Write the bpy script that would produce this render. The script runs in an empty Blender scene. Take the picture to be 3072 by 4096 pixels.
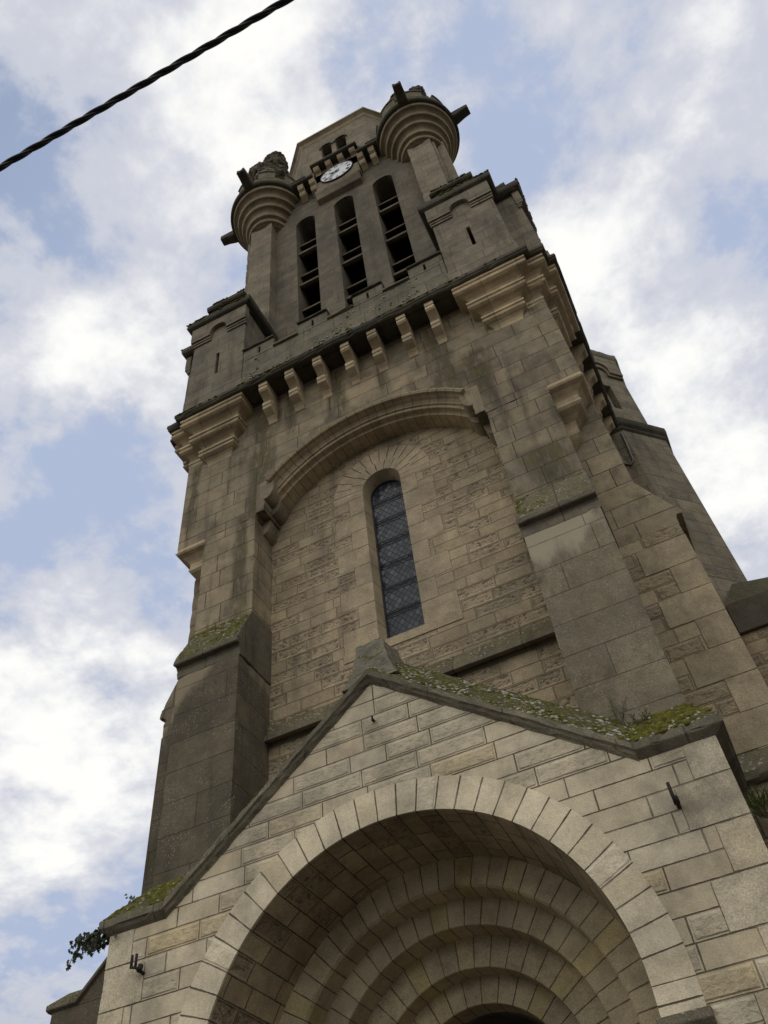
import bpy, bmesh, math, random
from mathutils import Matrix, Vector
from mathutils.geometry import tessellate_polygon
from mathutils import noise as mno
random.seed(7)
R=math.radians; PI=math.pi
sc=bpy.context.scene
COL=sc.collection
# ------------------------------------------------------------------ camera, sky, sun, exposure
cam=bpy.data.cameras.new('camera'); camo=bpy.data.objects.new('camera',cam); COL.objects.link(camo)
RW=((0.8942953,0.4384748,-0.0893071),(-0.3867665,0.6570382,-0.64708),(-0.2250501,0.6132216,0.7571735))
rx,dn,fw=[Vector(r) for r in RW]
mw=Matrix.Identity(4)
for i in range(3): mw[i][0]=rx[i]; mw[i][1]=-dn[i]; mw[i][2]=-fw[i]; mw[i][3]=(2.91788,-7.46703,0.0)[i]
camo.matrix_world=mw
cam.sensor_fit='VERTICAL'; cam.sensor_height=36.0; cam.lens=36*3384.83/4096
cam.clip_start=0.05; cam.clip_end=5000
sc.camera=camo
sc.view_settings.view_transform='Standard'; sc.view_settings.look='None'; sc.view_settings.gamma=1; sc.view_settings.use_curve_mapping=False
sc.view_settings.exposure=0.20
GROUND=-1.6
SUN=Vector((0.30,0.74,0.60)).normalized()
sd=bpy.data.lights.new('sun','SUN'); so=bpy.data.objects.new('sun',sd); COL.objects.link(so)
sd.energy=1.0; sd.angle=R(14); sd.color=(1.0,0.93,0.82)
so.rotation_euler=SUN.to_track_quat('Z','Y').to_euler()

class N:
    """tiny node-graph helper"""
    def __init__(s,tree): s.t=tree; s.l=tree.links
    def n(s,typ,**kw):
        o=s.t.nodes.new(typ)
        for k,v in kw.items(): setattr(o,k,v)
        return o
    def put(s,sock,v):
        if v is None: return
        if isinstance(v,bpy.types.NodeSocket): s.l.new(v,sock)
        elif isinstance(v,(tuple,list)):
            sock.default_value=tuple(v)+((1,) if sock.type=='RGBA' and len(v)==3 else ())
        else: sock.default_value=v
    def m(s,op,a,b=None,c=None,clamp=False):
        o=s.n('ShaderNodeMath',operation=op,use_clamp=clamp)
        for i,v in enumerate((a,b,c)): s.put(o.inputs[i],v)
        return o.outputs[0]
    def vm(s,op,a,b=None):
        o=s.n('ShaderNodeVectorMath',operation=op)
        s.put(o.inputs[0],a); s.put(o.inputs[1],b)
        return o.outputs['Value'] if op in('DOT_PRODUCT','LENGTH','DISTANCE') else o.outputs[0]
    def sep(s,v): o=s.n('ShaderNodeSeparateXYZ'); s.put(o.inputs[0],v); return o.outputs
    def comb(s,x=0,y=0,z=0):
        o=s.n('ShaderNodeCombineXYZ')
        for i,v in enumerate((x,y,z)): s.put(o.inputs[i],v)
        return o.outputs[0]
    def noise(s,v,scale,detail=4,rough=.55,dist=0,out=0):
        o=s.n('ShaderNodeTexNoise'); s.put(o.inputs['Vector'],v); o.inputs['Scale'].default_value=scale
        o.inputs['Detail'].default_value=detail; o.inputs['Roughness'].default_value=rough; o.inputs['Distortion'].default_value=dist
        return o.outputs[out]
    def ss(s,v,a,b,lo=0.,hi=1.):
        o=s.n('ShaderNodeMapRange',interpolation_type='SMOOTHSTEP'); s.put(o.inputs[0],v)
        for i,q in enumerate((a,b,lo,hi)): s.put(o.inputs[i+1],q)
        return o.outputs[0]
    def mix(s,f,a,b,mode='MIX'):
        o=s.n('ShaderNodeMix',data_type='RGBA',blend_type=mode); s.put(o.inputs[0],f); s.put(o.inputs[6],a); s.put(o.inputs[7],b)
        return o.outputs[2]
    def ramp(s,f,stops,interp='LINEAR'):
        o=s.n('ShaderNodeValToRGB'); o.color_ramp.interpolation=interp; e=o.color_ramp.elements
        while len(e)<len(stops): e.new(.5)
        for k,(p,c) in enumerate(stops): e[k].position=p; e[k].color=tuple(c)+(1,)
        s.put(o.inputs[0],f); return o.outputs[0]

# the world: physical sky with broken cloud laid over it by direction
w=bpy.data.worlds.new('World'); sc.world=w; w.use_nodes=True
g=N(w.node_tree); w.node_tree.nodes.clear()
sky=g.n('ShaderNodeTexSky',sky_type='NISHITA'); sky.sun_disc=False
sky.sun_elevation=math.asin(SUN.z); sky.sun_rotation=math.atan2(SUN.x,SUN.y)
sky.air_density=1.0; sky.dust_density=1.5; sky.ozone_density=1.5
d=g.n('ShaderNodeTexCoord').outputs['Generated']
dn_=g.vm('NORMALIZE',d); dx,dy,dz=g.sep(dn_)
den=g.m('ADD',g.m('MAXIMUM',dz,0.0),0.22)
pl=g.comb(g.m('DIVIDE',dx,den),g.m('DIVIDE',dy,den),0.0)
n1=g.noise(g.vm('ADD',pl,(3.1,1.7,0.4)),4.9,12,.57,.12)
n2=g.noise(g.vm('ADD',pl,(7.7,4.2,1.1)),15.,10,.6,.15)
cov=g.m('ADD',g.m('MULTIPLY_ADD',n1,2.0,-.30),g.m('MULTIPLY_ADD',n2,1.15,-.575))
BL=[((-0.106,0.24,0.965),.15,.55),((-0.43,0.345,0.835),.085,.55),((0.065,0.486,0.872),.06,.40),((0.124,0.712,0.691),.10,.50),
    ((-0.62,0.597,0.509),.11,.42),((-0.60,0.50,0.61),.12,.36),((0.182,0.385,0.905),.20,.26),((-0.317,0.085,0.945),.16,.16),((0.155,0.573,0.805),.13,.24),
    ((0.03,0.252,0.968),.085,-.34),((-0.48,0.43,0.765),.075,-.32),((0.079,0.393,0.916),.06,-.20),((-0.27,0.25,0.93),.08,-.12),((-0.546,0.376,0.749),.08,-.2),((-0.383,0.134,0.914),.06,-.2),((-0.622,0.664,0.416),.06,-.2),((0.111,0.80,0.59),.035,-.25)]
core=None
for (bd,sg,am) in BL:
    bv=Vector(bd).normalized(); dd=g.vm('DOT_PRODUCT',dn_,tuple(bv))
    e=g.m('EXPONENT',g.m('MULTIPLY',g.m('SUBTRACT',dd,1.0),1/(sg*sg)))
    cov=g.m('ADD',cov,g.m('MULTIPLY',e,am*(.72 if am>0 else .95)))
    if am>.25:
        q=g.m('MULTIPLY',e,am); core=q if core is None else g.m('ADD',core,q)
back=g.ss(dy,0.05,-0.45,0,.75)                       # unseen extra cloud added on the side behind the viewer to light the facade
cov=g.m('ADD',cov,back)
mask=g.ss(cov,.52,.86)
thick=g.ss(g.m('ADD',cov,g.m('MULTIPLY',core,.55)),.95,1.62)
CLOUD_LO=(5.35,5.55,6.25); CLOUD_HI=(9.0,8.9,8.6)
cc=g.mix(thick,CLOUD_LO,CLOUD_HI)
skyc=g.mix(1.0,g.mix(1.0,sky.outputs[0],(3.2,2.6,2.1),'MULTIPLY'),(3.75,4.4,5.95),'DARKEN')
allc=g.mix(g.m('MULTIPLY',mask,.96),skyc,cc)
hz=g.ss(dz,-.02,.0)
low=g.m('MULTIPLY',g.ss(dz,.02,.40,.22,1.),g.ss(dy,-.15,-.6,1.,1.45))  # low sky dimmed, unseen sky behind the viewer brightened, to shape the facade light
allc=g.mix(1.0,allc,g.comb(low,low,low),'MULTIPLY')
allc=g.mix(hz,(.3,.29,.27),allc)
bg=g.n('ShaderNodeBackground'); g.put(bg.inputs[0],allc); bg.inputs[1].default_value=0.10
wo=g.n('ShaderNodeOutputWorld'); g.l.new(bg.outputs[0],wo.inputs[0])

# ------------------------------------------------------------------ materials
def stone(name,pal,h=.2,L=.42,v0=0.,rnd=.8,jw=.007,jcol=(.10,.085,.065),jmix=.8,rowmul=17.37,jbump=.6,rough=.35,hewn=0.,
          stain=.4,scol=(.045,.04,.032),green=.2,gcol=(.075,.07,.028),moss=.6,lich=.0,grain=.16,patch=.35,blocks=True,relief=.036,pit=.55,specks=0.,rowvar=0.,clean=None,runs=(),dark=0.):
    m=bpy.data.materials.new(name); m.use_nodes=True; t=m.node_tree; t.nodes.clear(); g=N(t)
    out=g.n('ShaderNodeOutputMaterial'); bs=g.n('ShaderNodeBsdfPrincipled'); g.l.new(bs.outputs[0],out.inputs[0])
    geo=g.n('ShaderNodeNewGeometry'); P=geo.outputs['Position']; Nz=g.sep(geo.outputs['Normal'])[2]
    uv=g.n('ShaderNodeUVMap').outputs[0]; u,v,_=g.sep(uv)
    orand=g.n('ShaderNodeObjectInfo').outputs['Random']
    wob=g.m('MULTIPLY',g.m('SUBTRACT',g.noise(P,14,3),.5),.012)
    jt=None
    if blocks:
        vv=g.m('DIVIDE',g.m('SUBTRACT',v,v0),h); row=g.m('FLOOR',vv); fv=g.m('FRACT',vv)
        if rowvar:
            pass
        W=g.m('ADD',g.m('DIVIDE',u,L),g.m('MULTIPLY',row,rowmul))
        vo=g.n('ShaderNodeTexVoronoi',voronoi_dimensions='1D',feature='F1'); g.put(vo.inputs['W'],W); vo.inputs['Scale'].default_value=1; vo.inputs['Randomness'].default_value=rnd
        ve=g.n('ShaderNodeTexVoronoi',voronoi_dimensions='1D',feature='DISTANCE_TO_EDGE'); g.put(ve.inputs['W'],W); ve.inputs['Scale'].default_value=1; ve.inputs['Randomness'].default_value=rnd
        eu=g.m('MULTIPLY',ve.outputs['Distance'],L)
        evv=g.m('MULTIPLY',g.m('MINIMUM',fv,g.m('SUBTRACT',1.0,fv)),h)
        ed=g.m('ADD',g.m('MINIMUM',eu,evv),wob)
        jt=g.ss(ed,jw*.45,jw*1.15,1,0)
        wn=g.n('ShaderNodeTexWhiteNoise',noise_dimensions='2D'); g.put(wn.inputs['Vector'],g.comb(g.m('ADD',vo.outputs['W'],.37),g.m('ADD',row,.5),0))
        r1=wn.outputs['Value']; r2,r3,r4=g.sep(wn.outputs['Color'])
    else:
        r1=g.noise(P,1.3,3); r2=r1; r3=r1; r4=r1; ed=None
    k=len(pal); col=g.ramp(r1,[((i+.0)/(k-1),c) for i,c in enumerate(pal)])
    mot=g.noise(P,4.0,8,.65)
    col=g.mix(1.0,col,g.ramp(mot,[(.25,(.66,.66,.66)),(.55,(1,1,1)),(.8,(1.18,1.17,1.14))]),'MULTIPLY')
    col=g.mix(1.0,col,g.ramp(g.noise(g.vm('ADD',P,(5.5,1.2,9.1)),.9,6,.6),[(.3,(.70,.70,.71)),(.5,(1,1,1)),(.7,(1.2,1.19,1.16))]),'MULTIPLY')
    gr=g.noise(P,75,4,.7)
    lo=1-grain*2.4; hi=1+grain*1.6
    col=g.mix(1.0,col,g.ramp(gr,[(.3,(lo,lo,lo)),(.7,(hi,hi,hi))]),'MULTIPLY')
    col=g.mix(1.0,col,g.ramp(orand,[(0,(.92,.92,.92)),(1,(1.08,1.08,1.07))]),'MULTIPLY')
    # grey weather crust in patches
    pt=g.ss(g.noise(g.vm('ADD',P,(11.3,2.2,5.1)),1.5,7,.62),.46,.68)
    col=g.mix(g.m('MULTIPLY',pt,patch),col,(.15,.142,.12))
    if dark:
        dk=g.ss(g.noise(g.vm('MULTIPLY',g.vm('ADD',P,(1.7,4.4,2.9)),(1,1,.6)),2.3,8,.68),.50,.66)
        col=g.mix(g.m('MULTIPLY',dk,dark),col,(.075,.068,.05))
    # run-off streaks
    st=g.noise(g.vm('MULTIPLY',P,(2.6,2.6,.33)),1.0,8,.62)
    sf=g.m('MULTIPLY',g.ss(st,.50,.72),stain)
    col=g.mix(sf,col,scol)
    if green>0:
        gf=g.m('MULTIPLY',g.ss(g.noise(g.vm('ADD',P,(3.3,8.2,1.7)),1.9,7,.66),.52,.72),green)
        col=g.mix(gf,col,gcol)
    if specks>0:
        vs=g.n('ShaderNodeTexVoronoi'); g.put(vs.inputs['Vector'],P); vs.inputs['Scale'].default_value=33
        sp=g.m('MULTIPLY',g.ss(vs.outputs['Distance'],.10,.34,1,0),g.ss(g.noise(P,3.1,4),.45,.6))
        col=g.mix(g.m('MULTIPLY',sp,specks),col,(.33,.32,.26))
    if clean:
        z0,z1,cc_=clean; Pz=g.sep(P)[2]
        cm=g.m('ADD',g.m('DIVIDE',g.m('SUBTRACT',Pz,z0),z1-z0),g.m('MULTIPLY',g.m('SUBTRACT',g.noise(g.vm('MULTIPLY',P,(1,1,.35)),2.2,5,.6),.55),2.6))
        cm=g.m('MULTIPLY',g.ss(cm,.35,.85),g.ss(Pz,z1+.02,z1,0,1))
        col=g.mix(g.m('MULTIPLY',cm,.85),col,cc_)
    if runs:
        px_,py_,pz_=g.sep(P); rn1=g.m('MULTIPLY',g.m('SUBTRACT',g.noise(g.vm('MULTIPLY',P,(2.2,2.2,.7)),1.6,6,.6),.5),.9); rn2=g.noise(g.vm('MULTIPLY',P,(4,4,1)),2.4,7,.7)
        tot=None
        for (xr,hw_,za,zb) in runs:
            e=g.m('ABSOLUTE',g.m('SUBTRACT',g.m('ADD',px_,g.m('MULTIPLY',rn1,.35)),xr))
            e=g.m('MULTIPLY',g.ss(e,hw_*.35,hw_*1.25,1,0),g.m('MULTIPLY',g.ss(pz_,za-.5,za+.5),g.ss(pz_,zb+.1,zb-.1,0,1)))
            tot=e if tot is None else g.m('MAXIMUM',tot,e)
        tot=g.m('MULTIPLY',tot,g.ss(rn2,.36,.56,.25,1))
        col=g.mix(g.m('MULTIPLY',tot,.85),col,g.mix(g.ss(rn2,.45,.62),(.05,.045,.034),(.115,.098,.04)))
    hgt=g.m('MULTIPLY',gr,.0035)
    hgt=g.m('ADD',hgt,g.m('MULTIPLY',mot,.012*rough/.35))
    if blocks:
        if hewn>0:
            hw=g.m('MULTIPLY',g.ss(r2,1-hewn,1-hewn+.12),g.ss(ed,.016,.034))
            rn=g.noise(g.vm('MULTIPLY',P,(1,1,1.6)),15,5,.6,.3)
            hgt=g.m('ADD',hgt,g.m('MULTIPLY',hw,g.m('ADD',.010,g.m('MULTIPLY',g.m('SUBTRACT',rn,.42),relief))))
            pits=g.m('MULTIPLY',hw,g.ss(rn,.47,.38))
            col=g.mix(g.m('MULTIPLY',pits,pit),col,(.075,.066,.05))
        hgt=g.m('ADD',hgt,g.m('MULTIPLY',jt,-.016*jbump))
        hgt=g.m('ADD',hgt,g.m('MULTIPLY',g.m('SUBTRACT',r3,.5),.004))
        jn=g.ss(g.noise(P,2.3,4),.35,.6,.55,1.0)
        col=g.mix(g.m('MULTIPLY',g.m('MULTIPLY',jt,jn),jmix),col,jcol)
    if moss>0:
        mn=g.noise(P,8.5,7,.7)
        up=g.m('MULTIPLY',g.ss(Nz,.22,.5),g.ss(mn,.30,.52))
        up=g.m('MULTIPLY',up,moss)
        mc=g.ramp(g.noise(P,23,5,.7),[(.3,(.030,.030,.009)),(.47,(.11,.108,.018)),(.68,(.23,.21,.045))])
        col=g.mix(up,col,mc)
        hgt=g.m('ADD',hgt,g.m('MULTIPLY',up,g.m('MULTIPLY',g.noise(P,34,5,.7),.05)))
        if lich>0:
            vs=g.n('ShaderNodeTexVoronoi'); g.put(vs.inputs['Vector'],g.vm('ADD',P,g.vm('MULTIPLY',g.noise(P,30,2,out=1),(.05,.05,.05)))); vs.inputs['Scale'].default_value=20
            sp=g.m('MULTIPLY',g.ss(vs.outputs['Distance'],.26,.42,1,0),g.ss(g.noise(P,4.5,5,.7),.44,.55))
            sp=g.m('MULTIPLY',sp,g.ss(Nz,.2,.45))
            col=g.mix(g.m('MULTIPLY',sp,lich),col,(.46,.45,.40))
            hgt=g.m('ADD',hgt,g.m('MULTIPLY',sp,.012))
    col=g.mix(1.0,col,(1.04,1.0,.915),'MULTIPLY')
    bp=g.n('ShaderNodeBump'); bp.inputs['Strength'].default_value=1.0; bp.inputs['Distance'].default_value=1.0; g.put(bp.inputs['Height'],hgt)
    g.put(bs.inputs['Base Color'],col); bs.inputs['Roughness'].default_value=.92; bs.inputs['Specular IOR Level'].default_value=.22
    g.l.new(bp.outputs[0],bs.inputs['Normal'])
    return m
BEIGE=[(.32,.26,.18),(.41,.34,.24),(.36,.295,.21),(.45,.37,.265),(.33,.28,.205)]
CREAM=[(.54,.47,.35),(.62,.55,.42),(.58,.50,.37),(.66,.59,.46),(.58,.52,.41),(.60,.53,.40),(.63,.57,.45),(.56,.49,.37),(.60,.50,.33)]
QUO=CREAM[:-1]
GREY=[(.27,.235,.18),(.35,.30,.225),(.31,.27,.205),(.40,.34,.25)]
M={}
M['wall']=stone('weathered_ashlar',BEIGE,h=.193,L=.50,v0=.02,relief=.050,pit=.75,hewn=.58,jw=.009,jcol=(.20,.165,.115),jmix=.65,stain=.42,green=.10,jbump=.8,patch=.22,moss=.5)
M['pier']=stone('pier_ashlar',[(.27,.225,.16),(.34,.285,.20),(.30,.255,.185),(.38,.31,.215)],h=.365,L=.74,v0=.02,jw=.007,jcol=(.075,.06,.042),jmix=.9,stain=.8,runs=((-1.95,.28,10.2,13.5),(-1.35,.12,12.2,13.5),(-.35,.16,12.0,13.5),(.5,.12,12.2,13.5),(1.55,.25,11.3,13.5),(2.1,.30,10.9,12.2),(-2.25,.14,8.4,10.6),(2.6,.4,8.2,9.2),(-3.3,.1,11,12.6)),green=.34,patch=.42,hewn=0,moss=.8,lich=.3,dark=.5)
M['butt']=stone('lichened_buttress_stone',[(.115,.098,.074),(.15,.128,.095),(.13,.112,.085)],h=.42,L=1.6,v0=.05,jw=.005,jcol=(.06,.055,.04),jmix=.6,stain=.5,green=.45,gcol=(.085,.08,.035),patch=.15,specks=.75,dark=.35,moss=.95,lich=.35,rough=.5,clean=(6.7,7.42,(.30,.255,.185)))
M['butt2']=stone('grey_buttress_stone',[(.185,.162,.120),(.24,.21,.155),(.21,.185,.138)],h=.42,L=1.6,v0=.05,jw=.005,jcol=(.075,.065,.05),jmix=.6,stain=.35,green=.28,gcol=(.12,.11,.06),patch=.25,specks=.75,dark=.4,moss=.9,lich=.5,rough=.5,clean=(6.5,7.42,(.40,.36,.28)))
M['side']=stone('quoined_side_stone',[(.36,.30,.21),(.45,.37,.255),(.40,.33,.22),(.33,.27,.19)],h=.205,L=.42,v0=.02,hewn=.72,jw=.008,jcol=(.15,.12,.08),jmix=.6,stain=.45,green=.15,patch=.3,moss=.8)
M['porch']=stone('porch_ashlar',CREAM,h=.1955,L=.60,v0=3.585-20*.1955,hewn=.6,relief=.020,pit=.22,grain=.10,jw=.0065,jcol=(.085,.07,.05),jmix=.9,stain=.22,green=.05,patch=.40,scol=(.16,.15,.13),moss=.4,jbump=1.0)
M['quoin']=stone('porch_quoin_stone',QUO,h=.391,L=3.,rnd=0,v0=3.585-10*.391,hewn=.1,jw=.0075,jcol=(.085,.07,.05),jmix=.9,stain=.22,green=.10,patch=.55,scol=(.14,.13,.11),moss=.4,rowmul=17.0)
M['vous']=stone('porch_voussoir_stone',[(.58,.50,.36),(.68,.61,.48),(.62,.55,.42),(.70,.63,.50)],h=.208,L=1.,rnd=0,rowmul=17.,jw=.007,jcol=(.07,.055,.04),jmix=.9,stain=.14,green=.03,patch=.22,scol=(.2,.19,.17),moss=0,jbump=1.,hewn=.12,relief=.018,pit=.2,grain=.10)
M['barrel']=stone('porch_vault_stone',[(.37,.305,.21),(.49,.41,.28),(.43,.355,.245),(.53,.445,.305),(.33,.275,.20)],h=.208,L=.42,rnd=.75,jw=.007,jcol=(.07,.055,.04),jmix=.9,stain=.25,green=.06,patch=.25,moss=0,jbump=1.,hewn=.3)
M['order']=stone('portal_order_stone',[(.46,.39,.275),(.55,.47,.335),(.50,.435,.31),(.58,.50,.355),(.55,.46,.26)],h=.19,L=1.,rnd=0,rowmul=17.,jw=.006,jcol=(.085,.07,.045),jmix=.85,stain=.12,green=.08,gcol=(.22,.18,.07),patch=.10,moss=0,jbump=.9)
M['surr']=stone('window_surround_stone',[(.40,.33,.235),(.46,.385,.275),(.43,.355,.255)],h=.386,L=3.,rnd=0,rowmul=17.,v0=7.386-30*.386,jw=.0065,jcol=(.10,.08,.057),jmix=.8,stain=.25,green=.04,patch=.15,moss=0)
M['sideq']=stone('side_quoin_stone',[(.33,.275,.195),(.41,.345,.245),(.37,.31,.22)],h=.41,L=3.,rnd=0,rowmul=17.,v0=-1.0,jw=.006,jcol=(.10,.08,.055),jmix=.8,stain=.5,green=.2,patch=.35,dark=.3,moss=0)
M['wring']=stone('window_voussoir_stone',[(.42,.35,.25),(.48,.40,.29),(.45,.375,.27)],h=.135,L=1.,rnd=0,rowmul=17.,jw=.007,jcol=(.085,.068,.048),jmix=.9,stain=.12,green=0,patch=.1,moss=0)
M['arch']=stone('blind_arch_stone',[(.40,.33,.225),(.47,.385,.265),(.43,.355,.24)],h=.16,L=1.,rnd=0,rowmul=17.,jw=.005,jcol=(.09,.07,.05),jmix=.8,stain=.2,green=.03,patch=.12,moss=.3)
M['corbel']=stone('moulded_corbel_stone',[(.42,.34,.225),(.50,.41,.285),(.46,.37,.245)],blocks=False,stain=.22,green=.02,patch=.10,moss=0,rough=.25,grain=.1)
M['console']=stone('stained_console_stone',[(.27,.225,.16),(.36,.30,.21)],blocks=False,stain=.7,green=.3,patch=.35,moss=0,rough=.3)
M['corbelt']=stone('moulded_table_stone',[(.42,.34,.225),(.50,.41,.285),(.46,.37,.245)],h=40.,L=.72,v0=-20,rnd=.5,jw=.004,jcol=(.12,.09,.06),jmix=.7,stain=.22,green=.02,patch=.10,moss=0,rough=.25,grain=.1)
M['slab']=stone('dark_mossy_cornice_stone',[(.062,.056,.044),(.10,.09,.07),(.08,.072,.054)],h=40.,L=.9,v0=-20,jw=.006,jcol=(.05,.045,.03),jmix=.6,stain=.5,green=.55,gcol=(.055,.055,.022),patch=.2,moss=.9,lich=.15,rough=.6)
M['para']=stone('lichened_parapet_stone',[(.17,.155,.115),(.235,.21,.16),(.20,.185,.138)],h=.5,L=.62,v0=.35,jw=.006,jcol=(.09,.08,.055),jmix=.7,stain=.45,green=.35,gcol=(.10,.095,.035),patch=.4,specks=.8,dark=.4,moss=.8,lich=.2,rough=.6)
M['pav']=stone('turret_ashlar',[(.195,.17,.135),(.255,.222,.172),(.225,.196,.154)],h=.36,L=.62,v0=.1,jw=.005,jcol=(.10,.085,.06),jmix=.7,stain=.6,green=.2,patch=.4,moss=.7,dark=.4)
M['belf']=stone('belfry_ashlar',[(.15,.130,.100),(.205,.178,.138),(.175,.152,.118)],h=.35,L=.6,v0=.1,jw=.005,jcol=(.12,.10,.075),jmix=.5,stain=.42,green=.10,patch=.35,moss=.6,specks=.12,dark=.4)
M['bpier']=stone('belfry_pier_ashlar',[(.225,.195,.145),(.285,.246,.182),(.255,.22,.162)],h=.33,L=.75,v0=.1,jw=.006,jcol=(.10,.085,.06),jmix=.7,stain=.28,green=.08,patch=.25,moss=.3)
M['bart']=stone('bartizan_stone',[(.28,.235,.165),(.37,.31,.215),(.32,.27,.19)],blocks=False,stain=.35,green=.08,patch=.25,moss=.4,rough=.3)
M['garg']=stone('dark_spout_stone',[(.07,.064,.05),(.10,.09,.07)],blocks=False,stain=.4,green=.45,gcol=(.06,.06,.025),patch=.2,moss=.8,rough=.7)
M['finial']=stone('weathered_carving_stone',[(.13,.115,.09),(.19,.17,.13)],blocks=False,stain=.5,green=.5,gcol=(.07,.065,.03),patch=.3,moss=.6,rough=1.2)
M['turr']=stone('stair_turret_ashlar',[(.24,.21,.155),(.30,.26,.195),(.265,.235,.175)],h=.30,L=.55,v0=.1,jw=.006,jcol=(.09,.075,.055),jmix=.6,stain=.5,green=.35,gcol=(.13,.115,.055),patch=.3,moss=.6,hewn=.25)
M['cop']=stone('mossy_coping_stone',[(.15,.135,.105),(.21,.19,.145),(.18,.165,.125)],h=40.,L=.75,v0=-20,jw=.007,jcol=(.06,.05,.035),jmix=.7,stain=.5,green=.4,gcol=(.06,.058,.022),patch=.2,moss=.8,lich=.95,rough=.9)
M['string']=stone('lichened_string_stone',[(.15,.13,.10),(.21,.185,.145),(.18,.16,.125)],h=40.,L=.8,v0=-20,jw=.006,jcol=(.06,.05,.035),jmix=.6,stain=.5,green=.3,patch=.3,moss=.45,lich=.7,specks=.5,rough=.8)
M['drip']=stone('sooty_weathering_stone',[(.085,.075,.06),(.13,.115,.09)],h=40.,L=.8,v0=-20,jw=.006,jmix=.5,stain=.5,green=.3,patch=.2,moss=.3,lich=.1,rough=.7)
M['louv']=stone('louvre_slab_stone',[(.13,.112,.085),(.17,.145,.11)],blocks=False,stain=.3,green=.35,gcol=(.09,.088,.03),patch=.1,moss=.7,rough=.3)
M['fin2']=stone('apex_block_stone',[(.24,.225,.18),(.31,.29,.24)],blocks=False,stain=.45,green=.55,gcol=(.11,.105,.035),patch=.4,moss=1.,lich=.5,rough=.8)

def simple(name,col,rough=.6,metal=0.,spec=.4,var=.25,scale=20,bump=.0):
    m=bpy.data.materials.new(name); m.use_nodes=True; t=m.node_tree; g=N(t); bs=t.nodes['Principled BSDF']
    P=g.n('ShaderNodeNewGeometry').outputs['Position']
    n_=g.noise(P,scale,5,.65)
    c=g.mix(1.0,col,g.ramp(n_,[(.3,(1-var,)*3),(.7,(1+var,)*3)]),'MULTIPLY')
    g.put(bs.inputs['Base Color'],c); bs.inputs['Roughness'].default_value=rough; bs.inputs['Metallic'].default_value=metal; bs.inputs['Specular IOR Level'].default_value=spec
    if bump:
        b=g.n('ShaderNodeBump'); b.inputs['Distance'].default_value=bump; g.put(b.inputs['Height'],n_); g.l.new(b.outputs[0],bs.inputs['Normal'])
    return m
M['iron']=simple('rusty_iron',(.035,.026,.022),.75,.3,.3,.5,60,.004)
M['black']=simple('black_paint',(.012,.012,.013),.5,0,.4)
M['dial']=simple('white_enamel',(.74,.75,.75),.35,0,.5,.06,5)
M['cable']=simple('black_rubber_sheath',(.018,.018,.02),.55,0,.4,.3,40)
M['lead']=simple('lead_conduit',(.16,.15,.13),.6,.2,.4)
M['wood']=simple('dark_oak_door',(.05,.035,.022),.7,0,.3,.4,9)
M['bar']=simple('iron_saddle_bar',(.02,.02,.022),.5,.4,.4)
M['leaf']=simple('ivy_leaf',(.028,.042,.016),.5,0,.4,.5,30)
M['weed']=simple('weed_leaf',(.055,.065,.022),.6,0,.3,.5,30)
M['fern']=simple('green_tuft_blade',(.10,.13,.03),.6,0,.3,.5,25)
M['stem']=simple('dry_stem',(.13,.10,.055),.8,0,.2,.4,30)
M['inside']=simple('dark_interior_plaster',(.10,.09,.075),.9,0,.2,.3,3)
M['paving']=simple('dark_paving',(.10,.092,.08),.9,0,.2,.3,3.,.006)
M['road']=simple('asphalt_road',(.055,.055,.056),.9,0,.3,.35,30,.004)
def glassmat():
    m=bpy.data.materials.new('leaded_glass'); m.use_nodes=True; t=m.node_tree; g=N(t); bs=t.nodes['Principled BSDF']
    uv=g.n('ShaderNodeUVMap').outputs[0]; u,v,_=g.sep(uv)
    P=g.n('ShaderNodeNewGeometry').outputs['Position']
    a=g.m('ADD',g.m('DIVIDE',u,.098),g.m('DIVIDE',v,.132)); b=g.m('SUBTRACT',g.m('DIVIDE',u,.098),g.m('DIVIDE',v,.132))
    def line(x): f=g.m('FRACT',x); return g.m('MINIMUM',f,g.m('SUBTRACT',1.0,f))
    l=g.ss(g.m('MINIMUM',line(a),line(b)),.05,.085,1,0)
    wn=g.n('ShaderNodeTexWhiteNoise',noise_dimensions='2D'); g.put(wn.inputs['Vector'],g.comb(g.m('FLOOR',a),g.m('FLOOR',b),0))
    q=g.ramp(wn.outputs['Value'],[(0,(.016,.018,.022)),(.6,(.030,.034,.042)),(1,(.060,.067,.080))])
    c=g.mix(l,q,(.012,.012,.013)); g.put(bs.inputs['Base Color'],c)
    g.put(bs.inputs['Roughness'],g.m('ADD',.22,g.m('MULTIPLY',l,.4))); bs.inputs['Specular IOR Level'].default_value=.26
    tl=g.n('ShaderNodeVectorMath',operation='SCALE'); g.put(tl.inputs[0],g.vm('SUBTRACT',wn.outputs['Color'],(.5,.5,.5))); tl.inputs['Scale'].default_value=.16
    geo=g.n('ShaderNodeNewGeometry'); nn=g.vm('NORMALIZE',g.vm('ADD',geo.outputs['Normal'],tl.outputs[0])); g.l.new(nn,bs.inputs['Normal'])
    return m
M['glass']=glassmat()
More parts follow.
